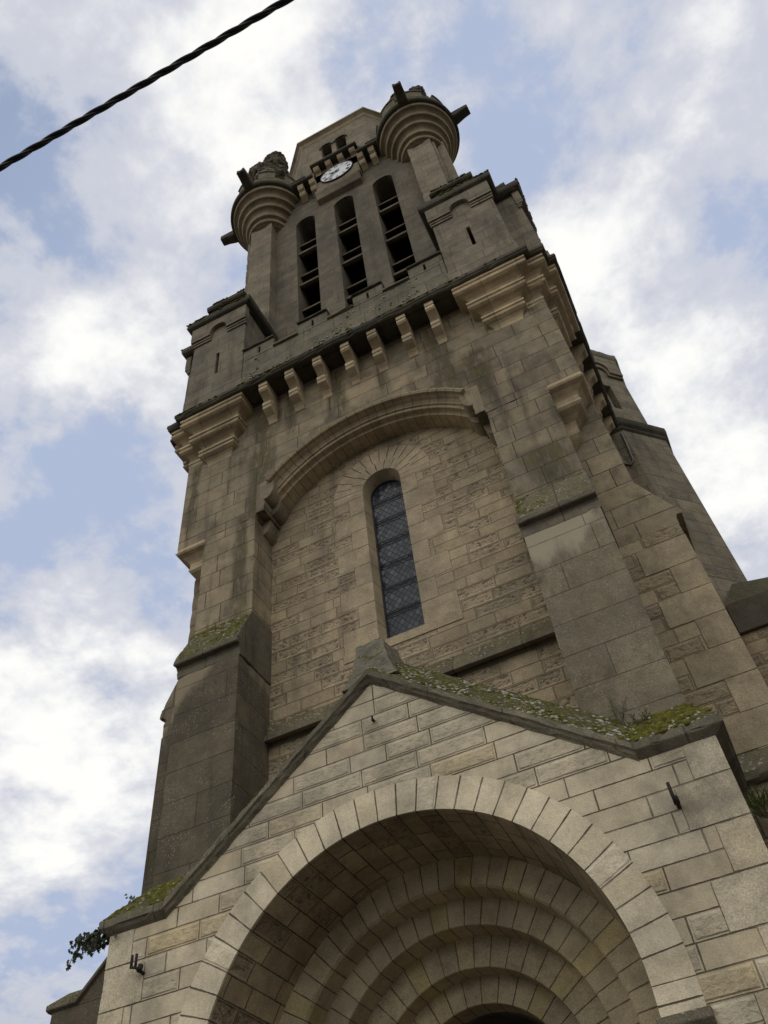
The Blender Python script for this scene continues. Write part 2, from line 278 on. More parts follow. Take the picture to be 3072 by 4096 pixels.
def mossmat():
    m=bpy.data.materials.new('moss_cushion'); m.use_nodes=True; g=N(m.node_tree); bs=m.node_tree.nodes['Principled BSDF']
    P=g.n('ShaderNodeNewGeometry').outputs['Position']
    g.put(bs.inputs['Base Color'],g.ramp(g.noise(P,14,6,.7),[(.3,(.05,.048,.012)),(.5,(.15,.145,.025)),(.66,(.25,.225,.05)),(.8,(.20,.17,.07))])); bs.inputs['Roughness'].default_value=.95; bs.inputs['Specular IOR Level'].default_value=.1
    b=g.n('ShaderNodeBump'); b.inputs['Distance'].default_value=.02; g.put(b.inputs['Height'],g.noise(P,160,4,.7)); g.l.new(b.outputs[0],bs.inputs['Normal']); return m
M['moss']=mossmat()
M['lichen']=simple('pale_lichen_crust',(.40,.39,.33),.95,0,.1,.3,60,.01)

# ------------------------------------------------------------------ mesh builder
class MB:
    def __init__(s): s.v=[]; s.f=[]; s.uv=[]; s.sm=[]
    def add(s,vs,fs,uvs=None,smooth=False):
        o=len(s.v); s.v+= [tuple(p) for p in vs]
        for i,f in enumerate(fs):
            s.f.append(tuple(o+k for k in f)); s.uv.append(uvs[i] if uvs else None); s.sm.append(smooth)
        return s
    def box(s,x0,x1,y0,y1,z0,z1):
        return s.add([(x,y,z) for z in(z0,z1) for y in(y0,y1) for x in(x0,x1)],[(0,2,3,1),(4,5,7,6),(0,1,5,4),(2,6,7,3),(0,4,6,2),(1,3,7,5)])
    def qbox(s,xi,xo,y0,y1,z0,z1,L=3.):
        """dressed stone whose joint against its neighbour runs along x = xi; front face at y0"""
        s.add([(x,y,z) for z in(z0,z1) for y in(y0,y1) for x in(xi,xo)],[(0,2,3,1),(4,5,7,6),(2,6,7,3),(0,4,6,2),(1,3,7,5)])
        ui=L*.5; uo=L*.5-abs(xo-xi)
        return s.add([(xi,y0,z0),(xo,y0,z0),(xo,y0,z1),(xi,y0,z1)],[(0,1,2,3)],[[(ui,z0),(uo,z0),(uo,z1),(ui,z1)]])
    def prism(s,pts,ax,a,b):
        """pts: 2D polygon; ax 'x': (y,z) swept a..b in x; 'y': (x,z); 'z': (x,y)"""
        def mk(p,t): return {'x':(t,p[0],p[1]),'y':(p[0],t,p[1]),'z':(p[0],p[1],t)}[ax]
        n=len(pts); vs=[mk(p,a) for p in pts]+[mk(p,b) for p in pts]
        tri=tessellate_polygon([[Vector((p[0],p[1],0)) for p in pts]])
        fs=[tuple(t) for t in tri]+[tuple(i+n for i in t) for t in tri]+[(i,(i+1)%n,(i+1)%n+n,i+n) for i in range(n)]
        return s.add(vs,fs)
    def loft(s,secs,cap0=True,cap1=True,smooth=False):
        """secs: list of (polygon2d, z)"""
        n=len(secs[0][0]); vs=[(p[0],p[1],z) for poly,z in secs for p in poly]; fs=[]
        for k in range(len(secs)-1):
            for i in range(n): fs.append((k*n+i,k*n+(i+1)%n,(k+1)*n+(i+1)%n,(k+1)*n+i))
        s.add(vs,fs,None,smooth)
        for c,k in((cap0,0),(cap1,len(secs)-1)):
            if c:
                tri=tessellate_polygon([[Vector((p[0],p[1],0)) for p in secs[k][0]]])
                s.add([(p[0],p[1],secs[k][1]) for p in secs[k][0]],[tuple(t) for t in tri])
        return s
    def lathe(s,prof,cx,cy,n=64,a0=0,a1=2*PI,smooth=True):
        full=abs(a1-a0-2*PI)<1e-6; m=n if full else n+1
        vs=[(cx+r*math.cos(a0+(a1-a0)*i/n),cy+r*math.sin(a0+(a1-a0)*i/n),z) for r,z in prof for i in range(m)]; fs=[]
        for k in range(len(prof)-1):
            for i in range(n):
                j=(i+1)%m; fs.append((k*m+i,k*m+j,(k+1)*m+j,(k+1)*m+i))
        return s.add(vs,fs,None,smooth)
    def sweep(s,prof,cx,cz,a0,a1,n,Rref,smooth=False):
        """prof: list of (R,y); swept about the y axis through (cx,cz); uv: u across the profile, v along the arc"""
        m=len(prof); vs=[]; L=[0]
        for k in range(1,m): L.append(L[-1]+math.hypot(prof[k][0]-prof[k-1][0],prof[k][1]-prof[k-1][1]))
        for i in range(n+1):
            a=a0+(a1-a0)*i/n
            vs+=[(cx+r*math.cos(a),y,cz+r*math.sin(a)) for r,y in prof]
        fs=[];uv=[]
        for i in range(n):
            va=(a0+(a1-a0)*i/n)*Rref; vb=(a0+(a1-a0)*(i+1)/n)*Rref
            for k in range(m-1):
                fs.append((i*m+k,i*m+k+1,(i+1)*m+k+1,(i+1)*m+k))
                if s.uvmode=='cell': ua=ub=0.
                else: ua,ub=L[k],L[k+1]
                uv.append([(ua,va),(ub,va),(ub,vb),(ua,vb)])
        return s.add(vs,fs,uv,smooth)
    uvmode='cell'
    def plate(s,outer,holes,y0,y1,back=False,outer_edge=True):
        """wall sheet in the xz plane at y0 with holes whose reveals run back to y1"""
        loops=[outer]+holes; pts=[p for l in loops for p in l]
        tri=tessellate_polygon([[Vector((p[0],p[1],0)) for p in l] for l in loops])
        s.add([(p[0],y0,p[1]) for p in pts],[tuple(t) for t in tri])
        if back: s.add([(p[0],y1,p[1]) for p in pts],[tuple(t) for t in tri])
        for li,l in enumerate(loops):
            if li==0 and not outer_edge: continue
            n=len(l)
            s.add([(p[0],y0,p[1]) for p in l]+[(p[0],y1,p[1]) for p in l],[(i,(i+1)%n,(i+1)%n+n,i+n) for i in range(n)])
        return s
    def tube(s,pts,r,n=8,smooth=True,closed_caps=True):
        pts=[Vector(p) for p in pts]; m=len(pts); vs=[]; rad=r if isinstance(r,(list,tuple)) else [r]*m
        for i,p in enumerate(pts):
            t=(pts[min(i+1,m-1)]-pts[max(i-1,0)]).normalized(); a=t.orthogonal().normalized()
            if i and abs(t.dot(pa))<.99: a=(pa-t*pa.dot(t)).normalized()
            pa=a; b=t.cross(a)
            vs+=[p+(a*math.cos(2*PI*k/n)+b*math.sin(2*PI*k/n))*rad[i] for k in range(n)]
        fs=[(i*n+k,i*n+(k+1)%n,(i+1)*n+(k+1)%n,(i+1)*n+k) for i in range(m-1) for k in range(n)]
        s.add(vs,fs,None,smooth)
        if closed_caps: s.add(vs[:n],[tuple(range(n))]); s.add(vs[-n:],[tuple(range(n))])
        return s
    def build(s,name,mat,parent=None,bevel=0.,merge=True,chip=0.,step=.09):
        me=bpy.data.meshes.new(name); me.from_pydata(s.v,[],s.f)
        ul=me.uv_layers.new(name='UVMap')
        for p,uv in zip(me.polygons,s.uv):
            n=p.normal
            if uv is None:
                if abs(n.z)>.86: t=Vector((1,0,0)); b=Vector((0,1,0))
                else:
                    t=Vector((-n.y,n.x,0)).normalized()
                    if t.x<-1e-4 or (abs(t.x)<=1e-4 and t.y<0): t=-t
                    b=Vector((0,0,1))
                    if abs(n.z)>.3: b=t.cross(n).normalized(); b=b if b.z>0 else -b
                uv=[(t.dot(me.vertices[i].co),b.dot(me.vertices[i].co)) for i in p.vertices]
            for li,q in zip(p.loop_indices,uv): ul.data[li].uv=q
        for p,sm in zip(me.polygons,s.sm): p.use_smooth=sm
        if merge:
            bm=bmesh.new(); bm.from_mesh(me); bmesh.ops.remove_doubles(bm,verts=bm.verts,dist=1e-4); bmesh.ops.recalc_face_normals(bm,faces=bm.faces); bm.to_mesh(me); bm.free()
        if chip:
            bm=bmesh.new(); bm.from_mesh(me)
            for ax in range(3):
                c=[v.co[ax] for v in bm.verts]; a_,b_=max(min(c),-1.8 if ax==2 else -9),max(c)
                if ax==2: a_=max(a_,1.0)
                k=a_+step*.5
                nv=Vector((0,0,0)); nv[ax]=1
                while k<b_:
                    p=Vector((0,0,0)); p[ax]=k+random.uniform(-.3,.3)*step
                    bmesh.ops.bisect_plane(bm,geom=bm.verts[:]+bm.edges[:]+bm.faces[:],plane_co=p,plane_no=nv,dist=1e-5); k+=step
            bm.normal_update()
            mv={}
            for v in bm.verts:
                sh=[e for e in v.link_edges if len(e.link_faces)==2 and e.calc_face_angle(0)>.6]
                if not sh: continue
                q=mno.fractal(v.co*4.3,1.0,2.1,4)+.5*mno.noise(v.co*17)
                d_=.15*chip+chip*max(0.,q-.05)*2.0
                mv[v]=v.co-v.normal*min(d_,chip*2.2)
            for v,c in mv.items(): v.co=c
            bm.to_mesh(me); bm.free()
        me.materials.append(M[mat] if isinstance(mat,str) else mat)
        o=bpy.data.objects.new(name,me); COL.objects.link(o)
        if parent: o.parent=parent; o.matrix_parent_inverse=parent.matrix_world.inverted()
        if bevel:
            bv=o.modifiers.new('edge_wear','BEVEL'); bv.width=bevel; bv.segments=1; bv.limit_method='ANGLE'; bv.angle_limit=R(40); bv.use_clamp_overlap=True
        return o
def tag(o,label=None,cat=None,group=None,kind=None):
    if label: o['label']=label
    if cat: o['category']=cat
    if group: o['group']=group
    if kind: o['kind']=kind
    return o
def empty(name,loc,label,cat,group=None):
    o=bpy.data.objects.new(name,None); COL.objects.link(o); o.location=loc; o.empty_display_size=.3
    o.matrix_world=Matrix.Translation(loc)
    return tag(o,label,cat,group)
def dup(o,off,parent,mirror=False):
    c=o.copy(); COL.objects.link(c); pi=o.matrix_parent_inverse.copy(); c.parent=parent; c.matrix_parent_inverse=pi; c.location=o.location+Vector(off)
    return c
def arcpts(cx,cz,r,a0,a1,n): return [(cx+r*math.cos(a0+(a1-a0)*i/n),cz+r*math.sin(a0+(a1-a0)*i/n)) for i in range(n+1)]
def arched(cx,hw,z0,zs,n=16):  # hole outline: sill z0, springing zs, round head
    return [(cx+hw,z0)]+arcpts(cx,zs,hw,0,PI,n)+[(cx-hw,z0)]

# ------------------------------------------------------------------ the setting
tag(MB().box(-60,60,-60,60,GROUND-.3,GROUND).build('ground','paving'),kind='structure')
tag(MB().box(-60,60,-30,-11,GROUND+.004,GROUND+.008).build('road','road'),kind='structure')

# ------------------------------------------------------------------ church tower
T=empty('church_tower',(0,3.5,GROUND),'tall weathered stone bell tower with corbelled turrets, louvred lancets and a stair turret','church tower')
XO,XN,XI,RC=3.5,2.977,2.011,.527
WTOP=13.65
AR=2.19; AZ=9.45                      # blind arch: radius of the opening and height of its centre
# recessed bay behind the blind arch
LW=[(.333,7.386)]+arcpts(0,10.58,.333,0,PI,20)+[(-.333,7.386)]
teeth=[]
zs=[7.24,7.386]+[min(7.386+.386*i,10.58) for i in range(1,10)]
for i in range(len(zs)-1):
    wq=.86 if i==0 or i%2==1 else .60
    teeth+=[(wq,zs[i]),(wq,zs[i+1])]
SUR=teeth+[(.86,10.58)]+arcpts(0,10.58,.86,0,PI,32)[1:-1]+[(-.86,10.58)]+[(-p[0],p[1]) for p in reversed(teeth)]
SUR=[p for i,p in enumerate(SUR) if i==0 or math.hypot(p[0]-SUR[i-1][0],p[1]-SUR[i-1][1])>1e-4]
big=[(-2.6,4.3),(2.6,4.3),(2.6,12.4),(-2.6,12.4)]
wl=MB(); wl.plate(big,[SUR],RC,RC+.3,outer_edge=False); wl.build('bay_wall','wall',T)
# dressed surround and voussoirs of the lancet, flush in the bay
s_=MB()
for sx in(-1,1):
    z=7.386
    k=0
    while z<10.57:
        z1=min(z+.386,10.58); wq=.86 if k%2==0 else .60
        s_.qbox(sx*wq,sx*.333,RC+.001,RC+.2,z,z1)
        z=z1; k+=1
s_.box(-.86,.86,RC-.012,RC+.25,7.24,7.384)
s_.build('window_surround','surr',T)
wr=MB(); wr.sweep([(.333,RC+.001),(.56,RC+.001)],0,10.58,0,PI,36,.40); wr.build('inner_window_arch','wring',T)
wr=MB(); wr.sweep([(.56,RC+.001),(.86,RC+.001)],0,10.58,0,PI,44,.62); wr.build('outer_window_arch','wring',T)
# splayed reveal
rv=MB(); gl=.285
o_=arched(0,.333,7.386,10.58,24); i_=arched(0,gl,7.41,10.545,24); n=len(o_)
rv.add([(p[0],RC+.001,p[1]) for p in o_]+[(p[0],RC+.235,p[1]) for p in i_],[(i,(i+1)%n,(i+1)%n+n,i+n) for i in range(n)])
rv.build('window_reveal','surr',T)
win=MB(); tri=tessellate_polygon([[Vector((p[0],p[1],0)) for p in arched(0,gl,7.41,10.545,24)]])
win.add([(p[0],RC+.215,p[1]) for p in arched(0,gl,7.41,10.545,24)],[tuple(t) for t in tri]); win=win.build('lancet_window','glass',T)
fr=MB(); o_=arched(0,gl,7.41,10.545,24); i_=arched(0,gl-.022,7.43,10.545,24); fr.plate(o_,[i_],RC+.195,RC+.213); fr.build('frame','bar',win)
for zb in(8.02,8.50,8.98,9.46,9.94,10.40):
    b_=MB(); b_.box(-gl,gl,RC+.190,RC+.200,zb-.007,zb+.007); b_.box(-gl,gl,RC+.1901,RC+.2001,zb-.072,zb-.064); b_.build('saddle_bar','bar',win)
hb=MB(); hb.add([(.145,RC+.2135,8.52),(.19,RC+.2135,8.545),(.175,RC+.2135,8.66),(.15,RC+.2135,8.70),(.155,RC+.2135,8.6)],[(0,1,2,3,4)]); hb.build('broken_pane','black',win)
# string course across the bay
MB().prism([(RC+.1,6.37),(RC-.005,6.37),(RC-.02,6.43),(RC-.10,6.40),(RC-.13,6.41),(RC-.13,6.46),(RC-.005,6.72),(RC+.1,6.73)],'x',-XI,XI).build('string_course','string',T,chip=.012,step=.07)
# upper wall, flush with the piers, above the arch
fl=MB()
a_s=math.acos(1.84/AR)
arch_out=[( -XO,10.43),(-XI,10.43),(-XI,10.50)]+[(-1.85,10.50),(-1.85,10.9)]+[p for p in arcpts(0,AZ,AR+.23,PI-math.acos(1.70/(AR+.23)),math.acos(1.70/(AR+.23)),40)]+[(1.85,10.9),(1.85,10.50),(XI,10.50),(XI,10.43),(XO,10.43),(XO,WTOP),(-XO,WTOP)]
fl.plate(arch_out,[],0,.53,outer_edge=True); fl.build('upper_wall','pier',T)
sw=MB(); sw.box(XI+.9,XO,.002,7.0,10.43,WTOP) if False else None
# side walls of the shaft
for sx in(-1,1):
    b_=MB(); xa,xb=(XO-.5,XO) if sx>0 else(-XO,-XO+.5)
    b_.box(xa,xb,.004,7.2,10.43,WTOP); b_.build('side_wall','pier',T)
    b_=MB(); xa,xb=(XO-.9,XO-RC) if sx>0 else(-XO+RC,-XO+.9)
    b_.box(xa,xb,1.0,7.2,GROUND,10.45); b_.build('side_wall','wall',T)
MB().box(-3.,3.,6.9,7.1,GROUND,WTOP).build('rear_wall','pier',T)
# blind arch mouldings
am=MB(); a0=math.acos(1.66/2.42)
am.sweep([(2.50,-.002),(2.50,-.055),(2.46,-.075),(2.42,-.055),(2.42,.0)],0,AZ,a0-.05,PI-a0+.05,48,2.3)
for aa in(a0-.05,PI-a0+.05): am.add([(r*math.cos(aa),y_,AZ+r*math.sin(aa)) for r,y_ in[(2.50,-.002),(2.50,-.055),(2.46,-.075),(2.42,-.055),(2.42,.0)]],[(0,1,2,3,4)],[[(0,.08)]*5])
a1=R(39)
am.sweep([(2.42,.0),(2.40,.03),(2.385,.075),(2.34,.105),(2.31,.11),(2.31,.135),(2.25,.14),(2.25,.215),(2.235,.235),(2.19,.24),(2.19,RC)],0,AZ,a1,PI-a1,48,2.3)
am.build('blind_arch','arch',T)
# arch consoles: two stepped corbels each side
def console(sx,y0,y1,p):
    c=MB(); P=[(XI+.06,p[0][1]-.35)]
    # p = [(x_wall,zbottom),(x1,z1),(x2,z2),ztop]
    (xa,za),(xb,zb),(xc,zc),zt=p
    pr=[(xa+.01,za-.05)]+[(xa-(xa-xb)*math.sin(t)*1.0,za+(zb-za-.06)*(1-math.cos(t))) for t in [PI/2*k/6 for k in range(7)]]+[(xb,zb),(xb+.015,zb),(xb+.015,zb+.03)]
    pr+=[(xb-(xb-xc)*math.sin(t),zb+.03+(zc-zb-.09)*(1-math.cos(t))) for t in [PI/2*k/6 for k in range(1,7)]]+[(xc,zc),(xc,zt),(xa+.01,zt)]
    c.prism([(sx*q[0],q[1]) for q in pr],'y',y0,y1); c.build('arch_console','console',T,.006)
for sx in(-1,1):
    console(sx,-.002,.235,[(2.0,10.50),(1.845,10.73),(1.68,11.09),11.22])
    console(sx,.24,RC+.02,[(2.02,10.20),(1.875,10.56),(1.69,10.93),11.22])
# front piers and buttresses with their weathered set-offs
def buttress(sx,mat):
    b=MB(); x0,x1=sorted((sx*XI,sx*XN)); e=.018
    b.box(x0,x1,.0,.62,8.33,10.43)
    b.build('pier','pier',T,chip=.016)
    b=MB(); b.prism([(.62,GROUND),(-.26,GROUND),(-.26,7.40),(.62,7.40)],'x',x0,x1); b.build('buttress',mat,T,chip=.016)
    b=MB(); b.prism([(.62,7.38),(-.262,7.38),(-.263,7.50),(-.285,7.55),(-.315,7.555),(-.345,7.545),(-.358,7.56),(-.358,7.62),(-.002,8.36),(.62,8.36)],'x',x0-e,x1+e); b.build('weathered_setoff','cop' if sx<0 else 'string',T,chip=.014,step=.07)
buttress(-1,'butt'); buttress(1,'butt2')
def side_buttress(sx,mat):
    y0,y1=.523,1.489
    def bx(m,a,b_,*r): m.box(min(sx*a,sx*b_),max(sx*a,sx*b_),*r)
    b=MB(); bx(b,2.8,XO-.003,y0,y1,8.33,10.43); b.build('pier','pier',T,chip=.016)
    b=MB(); bx(b,2.8,3.76,y0,y1,GROUND,7.40); b.build('buttress',mat,T,chip=.016)
    b=MB(); pr=[(2.8,7.38),(3.762,7.38),(3.763,7.50),(3.785,7.55),(3.815,7.555),(3.845,7.545),(3.858,7.56),(3.858,7.62),(3.498,8.36),(2.8,8.36)]
    b.prism([(sx*p[0],p[1]) for p in pr],'y',y0-.002,y1+.018); b.build('weathered_setoff','pier',T,chip=.014,step=.07)
    # long-and-short quoins
    q=MB(); z=-1.0;k=0
    while z<7.2:
        wq=.62 if k%2 else .34
        q.qbox(sx*(3.757-wq),sx*3.764,y0-.006,y0+.3,z,z+.41); z+=.41; k+=1
    z=7.42; 
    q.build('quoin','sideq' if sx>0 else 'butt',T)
    b=MB(); b.prism([(y0+.1,4.0),(y0-.05,4.0),(y0-.10,4.04),(y0-.105,4.09),(y0-.01,4.32),(y0+.1,4.33)],'x',*sorted((sx*2.98,sx*3.86))); b.build('string_course','string',T,chip=.012,step=.07)
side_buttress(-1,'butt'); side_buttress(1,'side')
# corbelling that carries the corner back to the square above the notch
def notch(sx):
    def poly(k): return [(sx*p[0],p[1]) for p in [(2.93,.56),(2.93,k),(XO-k,k),(XO-k,.56)]]
    c=MB()
    P=[(10.44,.003),(10.38,.003),(10.36,.012),(10.35,-.012),(10.33,-.02),(10.30,.0),(10.27,.07),(10.20,.14),(10.16,.165),(10.06,.168),(10.05,.16),(10.0,.15),(9.96,.18),(9.90,.27),(9.83,.345),(9.77,.36),(9.66,.362),(9.64,.352),(9.58,.36),(9.52,.40),(9.42,.49),(9.38,.52)]
    c.loft([(poly(k),z) for z,k in P]); c.build('notch_corbel','corbel',T)
notch(-1); notch(1)

# ---- corner corbel tables under the pavilions
def plus(sx,pf,pc,hw,back=1.9):
    cx=2.82; cy=.68
    c1=min(XO+pc,XO+pf-.01)
    pts=[(cx-hw,back),(cx-hw,-pf),(cx+hw,-pf),(cx+hw,-pc),(XO+pc,-pc),(XO+pc,cy-hw),(XO+pf,cy-hw),(XO+pf,cy+hw),(2.6,cy+hw),(2.6,back)]
    pts[0]=(cx-hw,.6); pts[-1]=(2.6,.6); pts[-2]=(2.6,cy+hw)
    return [(sx*p[0],p[1]) for p in pts]
def tier(sx,zt,zb,pf,pc,hw,pf2,pc2,hw2):
    """fillet, roll and cavetto"""
    h=zt-zb
    L=[(zt,0,0),(zt-.16*h,0,0),(zt-.20*h,.035,0),(zt-.27*h,.012,0),(zt-.35*h,.0,0),(zt-.44*h,.012,0),(zt-.50*h,.045,0),(zt-.53*h,.04,0)]
    c=[]
    for z,dd,_ in L: c.append((plus(sx,pf-dd,pc-dd,hw-dd),z))
    for t in(.25,.5,.75,1):
        q=math.sin(t*PI/2); c.append((plus(sx,pf-.04+(pf2-pf+.04)*q,pc-.04+(pc2-pc+.04)*q,hw-.04+(hw2-hw+.04)*q),zt-.53*h-(.47*h)*t**1.6))
    return c
def corner_table(sx):
    c=MB()
    c.loft(tier(sx,13.65,13.20,.425,.295,.683,.21,.09,.465))
    c.loft(tier(sx,13.205,12.80,.287,.160,.537,.08,-.04,.32))
    c.loft(tier(sx,12.805,12.42,.152,.012,.387,.004,-.12,.25))
    c.build('corner_corbelling','corbelt',T,chip=.007,step=.10)
corner_table(-1); corner_table(1)
# ---- gallery corbels
def corbel_mesh(d=1.0):
    pr=[(.05,13.648),(-.405*d,13.648),(-.405*d,13.545),(-.385*d,13.535),(-.395*d,13.50),(-.40*d,13.45),(-.37*d,13.41),(-.31*d,13.385),(-.25*d,13.35),(-.175*d,13.29),(-.165*d,13.215),(-.255*d,13.21),(-.255*d,13.12),(-.235*d,13.105),(-.245*d,13.07),(-.235*d,13.03),(-.17*d,12.99),(-.09*d,12.95),(-.04*d,12.89),(-.01*d,12.82),(.05,12.81)]
    return MB().prism(pr,'x',-.088,.088)
c0=corbel_mesh().build('gallery_corbel','corbel',T,.006); c0.location.x=-1.70; 
for k in range(1,7):
    q_=dup(c0,(.564*k+random.uniform(-.012,.012),random.uniform(-.004,.010),0),T); q_.scale.x=random.uniform(.94,1.06)
for sx in(-1,1):
    s0=MB(); pr=[(.05,13.648),(-.405,13.648),(-.405,13.545),(-.385,13.535),(-.40,13.45),(-.37,13.41),(-.31,13.385),(-.215,13.29),(-.205,13.245),(-.235,13.24),(-.235,13.165),(-.215,13.155),(-.21,13.07),(-.09,12.98),(-.01,12.88),(.05,12.87)]
    s0.prism([(sx*(XO-p[0]),p[1]) for p in pr],'y',-.088,.088); s0=s0.build('gallery_corbel','corbel',T,.006); s0.location.y+=1.84
    for k in range(1,7): dup(s0,(0,.62*k,0),T)
# ---- cornice slab (one mesh round the front and sides)
def slabpoly(e):
    pf,pc,hw=.50-e,.37-e,.785-e
    r=[(2.82+hw,-pf),(2.82+hw,-pc),(XO+pc,-pc),(XO+pc,.68-hw),(XO+pf,.68-hw),(XO+pf,7.3)]
    return r+[(-x,y) for x,y in reversed(r)]
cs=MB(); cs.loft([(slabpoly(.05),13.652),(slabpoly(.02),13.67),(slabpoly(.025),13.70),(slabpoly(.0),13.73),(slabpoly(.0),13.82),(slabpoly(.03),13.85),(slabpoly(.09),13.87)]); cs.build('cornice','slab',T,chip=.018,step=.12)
# ---- parapet with merlons and slits
def merlon(x0,x1,z0,z1,slit=None):
    p=MB()
    if slit is None: p.box(x0,x1,-.42,-.20,z0,z1)
    else: p.plate([(x0,z0),(x1,z0),(x1,z1),(x0,z1)],[[(slit-.025,14.62),(slit+.025,14.62),(slit+.025,14.98),(slit-.025,14.98)]],-.42,-.20,back=True)
    return p
pp=merlon(-2.17,2.17,13.86,14.74); pp.build('parapet','para',T,.012)
for x0,x1 in((-.275,.285),(.92,1.47),(-1.47,-.92)):
    p=MB(); p.prism([(-.47,14.742),(-.47,14.79),(-.41,14.83),(-.19,14.83),(-.16,14.742)],'x',x0,x1); p.build('crenel_sill','para',T,chip=.02,step=.07)
for x0,x1,sl in((-.92,-.275,-.6),(.285,.92,.6),(1.47,2.165,1.8),(-2.165,-1.47,-1.8)):
    m_=merlon(x0,x1,14.742,15.19,None); m_=MB().plate([(x0,14.742),(x1,14.742),(x1,15.12),(x0,15.12)],[[(sl-.022,14.80),(sl+.022,14.80),(sl+.022,15.04),(sl-.022,15.04)]],-.421,-.199,back=True)
    m_=m_.build('merlon','para',T,.01)
    p=MB(); p.prism([(-.47,15.122),(-.475,15.16),(-.38,15.22),(-.24,15.22),(-.16,15.122)],'x',x0-.01,x1+.01); p.build('merlon_cap','slab',m_,chip=.02,step=.07)
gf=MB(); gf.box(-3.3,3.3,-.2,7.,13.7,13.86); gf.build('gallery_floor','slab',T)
# ---- corner pavilions
def plus2(sx,pf,hw,y1=None):
    cx,cy=2.82,.68
    pts=[(cx-hw,cy+hw),(cx-hw,-pf),(cx+hw,-pf),(cx+hw,cy-hw),(XO+pf,cy-hw),(XO+pf,cy+hw)]
    return [(sx*p[0],p[1]) for p in pts]
def pavilion(sx):
    b=MB(); b.loft([(plus2(sx,.44,.665),13.86),(plus2(sx,.44,.665),14.22),(plus2(sx,.415,.64),14.30),(plus2(sx,.415,.64),17.06)])
    # slit window: cut as a real recess built from dark lined box in front opening
    P=b.build('corner_pavilion','pav',T)
    # real slit by boolean
    cb=MB(); cb.box(*sorted((sx*2.775,sx*2.845)),-1,-.20,14.86,15.66); cb.box(*sorted((sx*2.775,sx*2.845)),-.5,-.0,14.86,15.66)
    cutter=MB().box(*sorted((sx*2.775,sx*2.845)),-1,-.0,14.86,15.66).build('slit_cutter','black')
    bo=P.modifiers.new('slit','BOOLEAN'); bo.operation='DIFFERENCE'; bo.object=cutter; bo.solver='EXACT'
    dg=bpy.context.evaluated_depsgraph_get(); me=bpy.data.meshes.new_from_object(P.evaluated_get(dg)); P.modifiers.clear(); P.data=me
    bpy.data.objects.remove(cutter)
    bvm=P.modifiers.new('edge_wear','BEVEL'); bvm.width=.01; bvm.segments=1; bvm.limit_method='ANGLE'
    # chamfered slit surround
    # hood band with its little arch
    def face_band(front):
        c=2.82 if front else .68; w=.66
        def notch_poly(r,zb,zt,ww): return [(c-ww,zb),(c-r,zb)]+[(c-r*math.cos(PI*k/14),zb+r*math.sin(PI*k/14)) for k in range(1,14)]+[(c+r,zb),(c+ww,zb),(c+ww,zt),(c-ww,zt)]
        h=MB()
        def put(pts,dep):
            if front: h.prism([(sx*p[0],p[1]) for p in pts],'y',-.415-dep,-.36)
            else: h.prism(pts,'x',*sorted((sx*(XO+.415+dep),sx*(XO+.36))))
        put(notch_poly(.195,16.60,17.055,w+.03),.09)
        for s1 in(-1,1):
            for zb,zt,dep in((16.36,16.43,.03),(16.43,16.50,.05),(16.50,16.601,.085)):
                put([(c+s1*.20,zb),(c+s1*(w+dep*.3),zb),(c+s1*(w+dep*.3),zt),(c+s1*.20,zt)],dep)
        h.build('hood_moulding','pav',P,.008)
    face_band(True); face_band(False)
    cp=MB(); cp.loft([(plus2(sx,.50,.73),17.06),(plus2(sx,.56,.79),17.11),(plus2(sx,.575,.81),17.16),(plus2(sx,.575,.81),17.30),(plus2(sx,.48,.70),17.42)]); cp.build('cap','slab',P,chip=.024)
    u=MB(); u.loft([(plus2(sx,.30,.44),17.40),(plus2(sx,.30,.44),18.02)]); u.build('stepped_top','para',P,chip=.02)
    u=MB(); u.loft([(plus2(sx,.345,.475),18.02),(plus2(sx,.375,.50),18.07),(plus2(sx,.375,.50),18.20),(plus2(sx,.28,.40),18.30)]); u.build('top_slab','slab',P,chip=.024)
pavilion(-1); pavilion(1)
# ---- belfry stage
BY=.65
holes=[arched(c,.293,15.0,23.075,20) for c in(-1.185,0,1.185)]
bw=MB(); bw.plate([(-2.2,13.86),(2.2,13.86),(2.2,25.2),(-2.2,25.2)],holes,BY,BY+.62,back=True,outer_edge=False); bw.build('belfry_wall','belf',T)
bi=MB(); bi.box(-2.9,-2.85,1.3,6.2,13.9,26.); bi.box(2.85,2.9,1.3,6.2,13.9,26.); bi.box(-2.9,2.9,6.15,6.2,13.9,26.); bi.box(-2.9,2.9,1.26,6.2,25.1,25.18); bi.box(-2.9,2.9,.9,6.2,13.87,13.9); bi.build('belfry_chamber','inside',T)
for c in(-1.185,0,1.185):
    for z in(23.32,21.47,19.62,17.77,15.92):
        l=MB(); l.prism([(BY+.085,z-.10),(BY+.085,z),(BY+.17,z+.05),(BY+.60,z+.72),(BY+.60,z+.64),(BY+.19,z-.08)],'x',c-.292,c+.292)
        if z<23: l.build('louvre','louv',T,.006)
        l=MB(); l.prism([(BY+.16,z+.55),(BY+.16,z+.62),(BY+.61,z+1.22),(BY+.61,z+1.12)],'x',c-.292,c+.292)
        if z<22.5: l.build('louvre','louv',T,.006)
def bplus(sx,e=0.):
    r=[(2.11-e,BY+.3),(2.11-e,.385-e),(2.775+e,.385-e),(2.775+e,.50),(2.85+e,.50),(2.85+e,.68-e),(3.07+e,.68-e),(3.07+e,1.35),(2.6,1.35)]
    return [(sx*p[0],p[1]) for p in r]
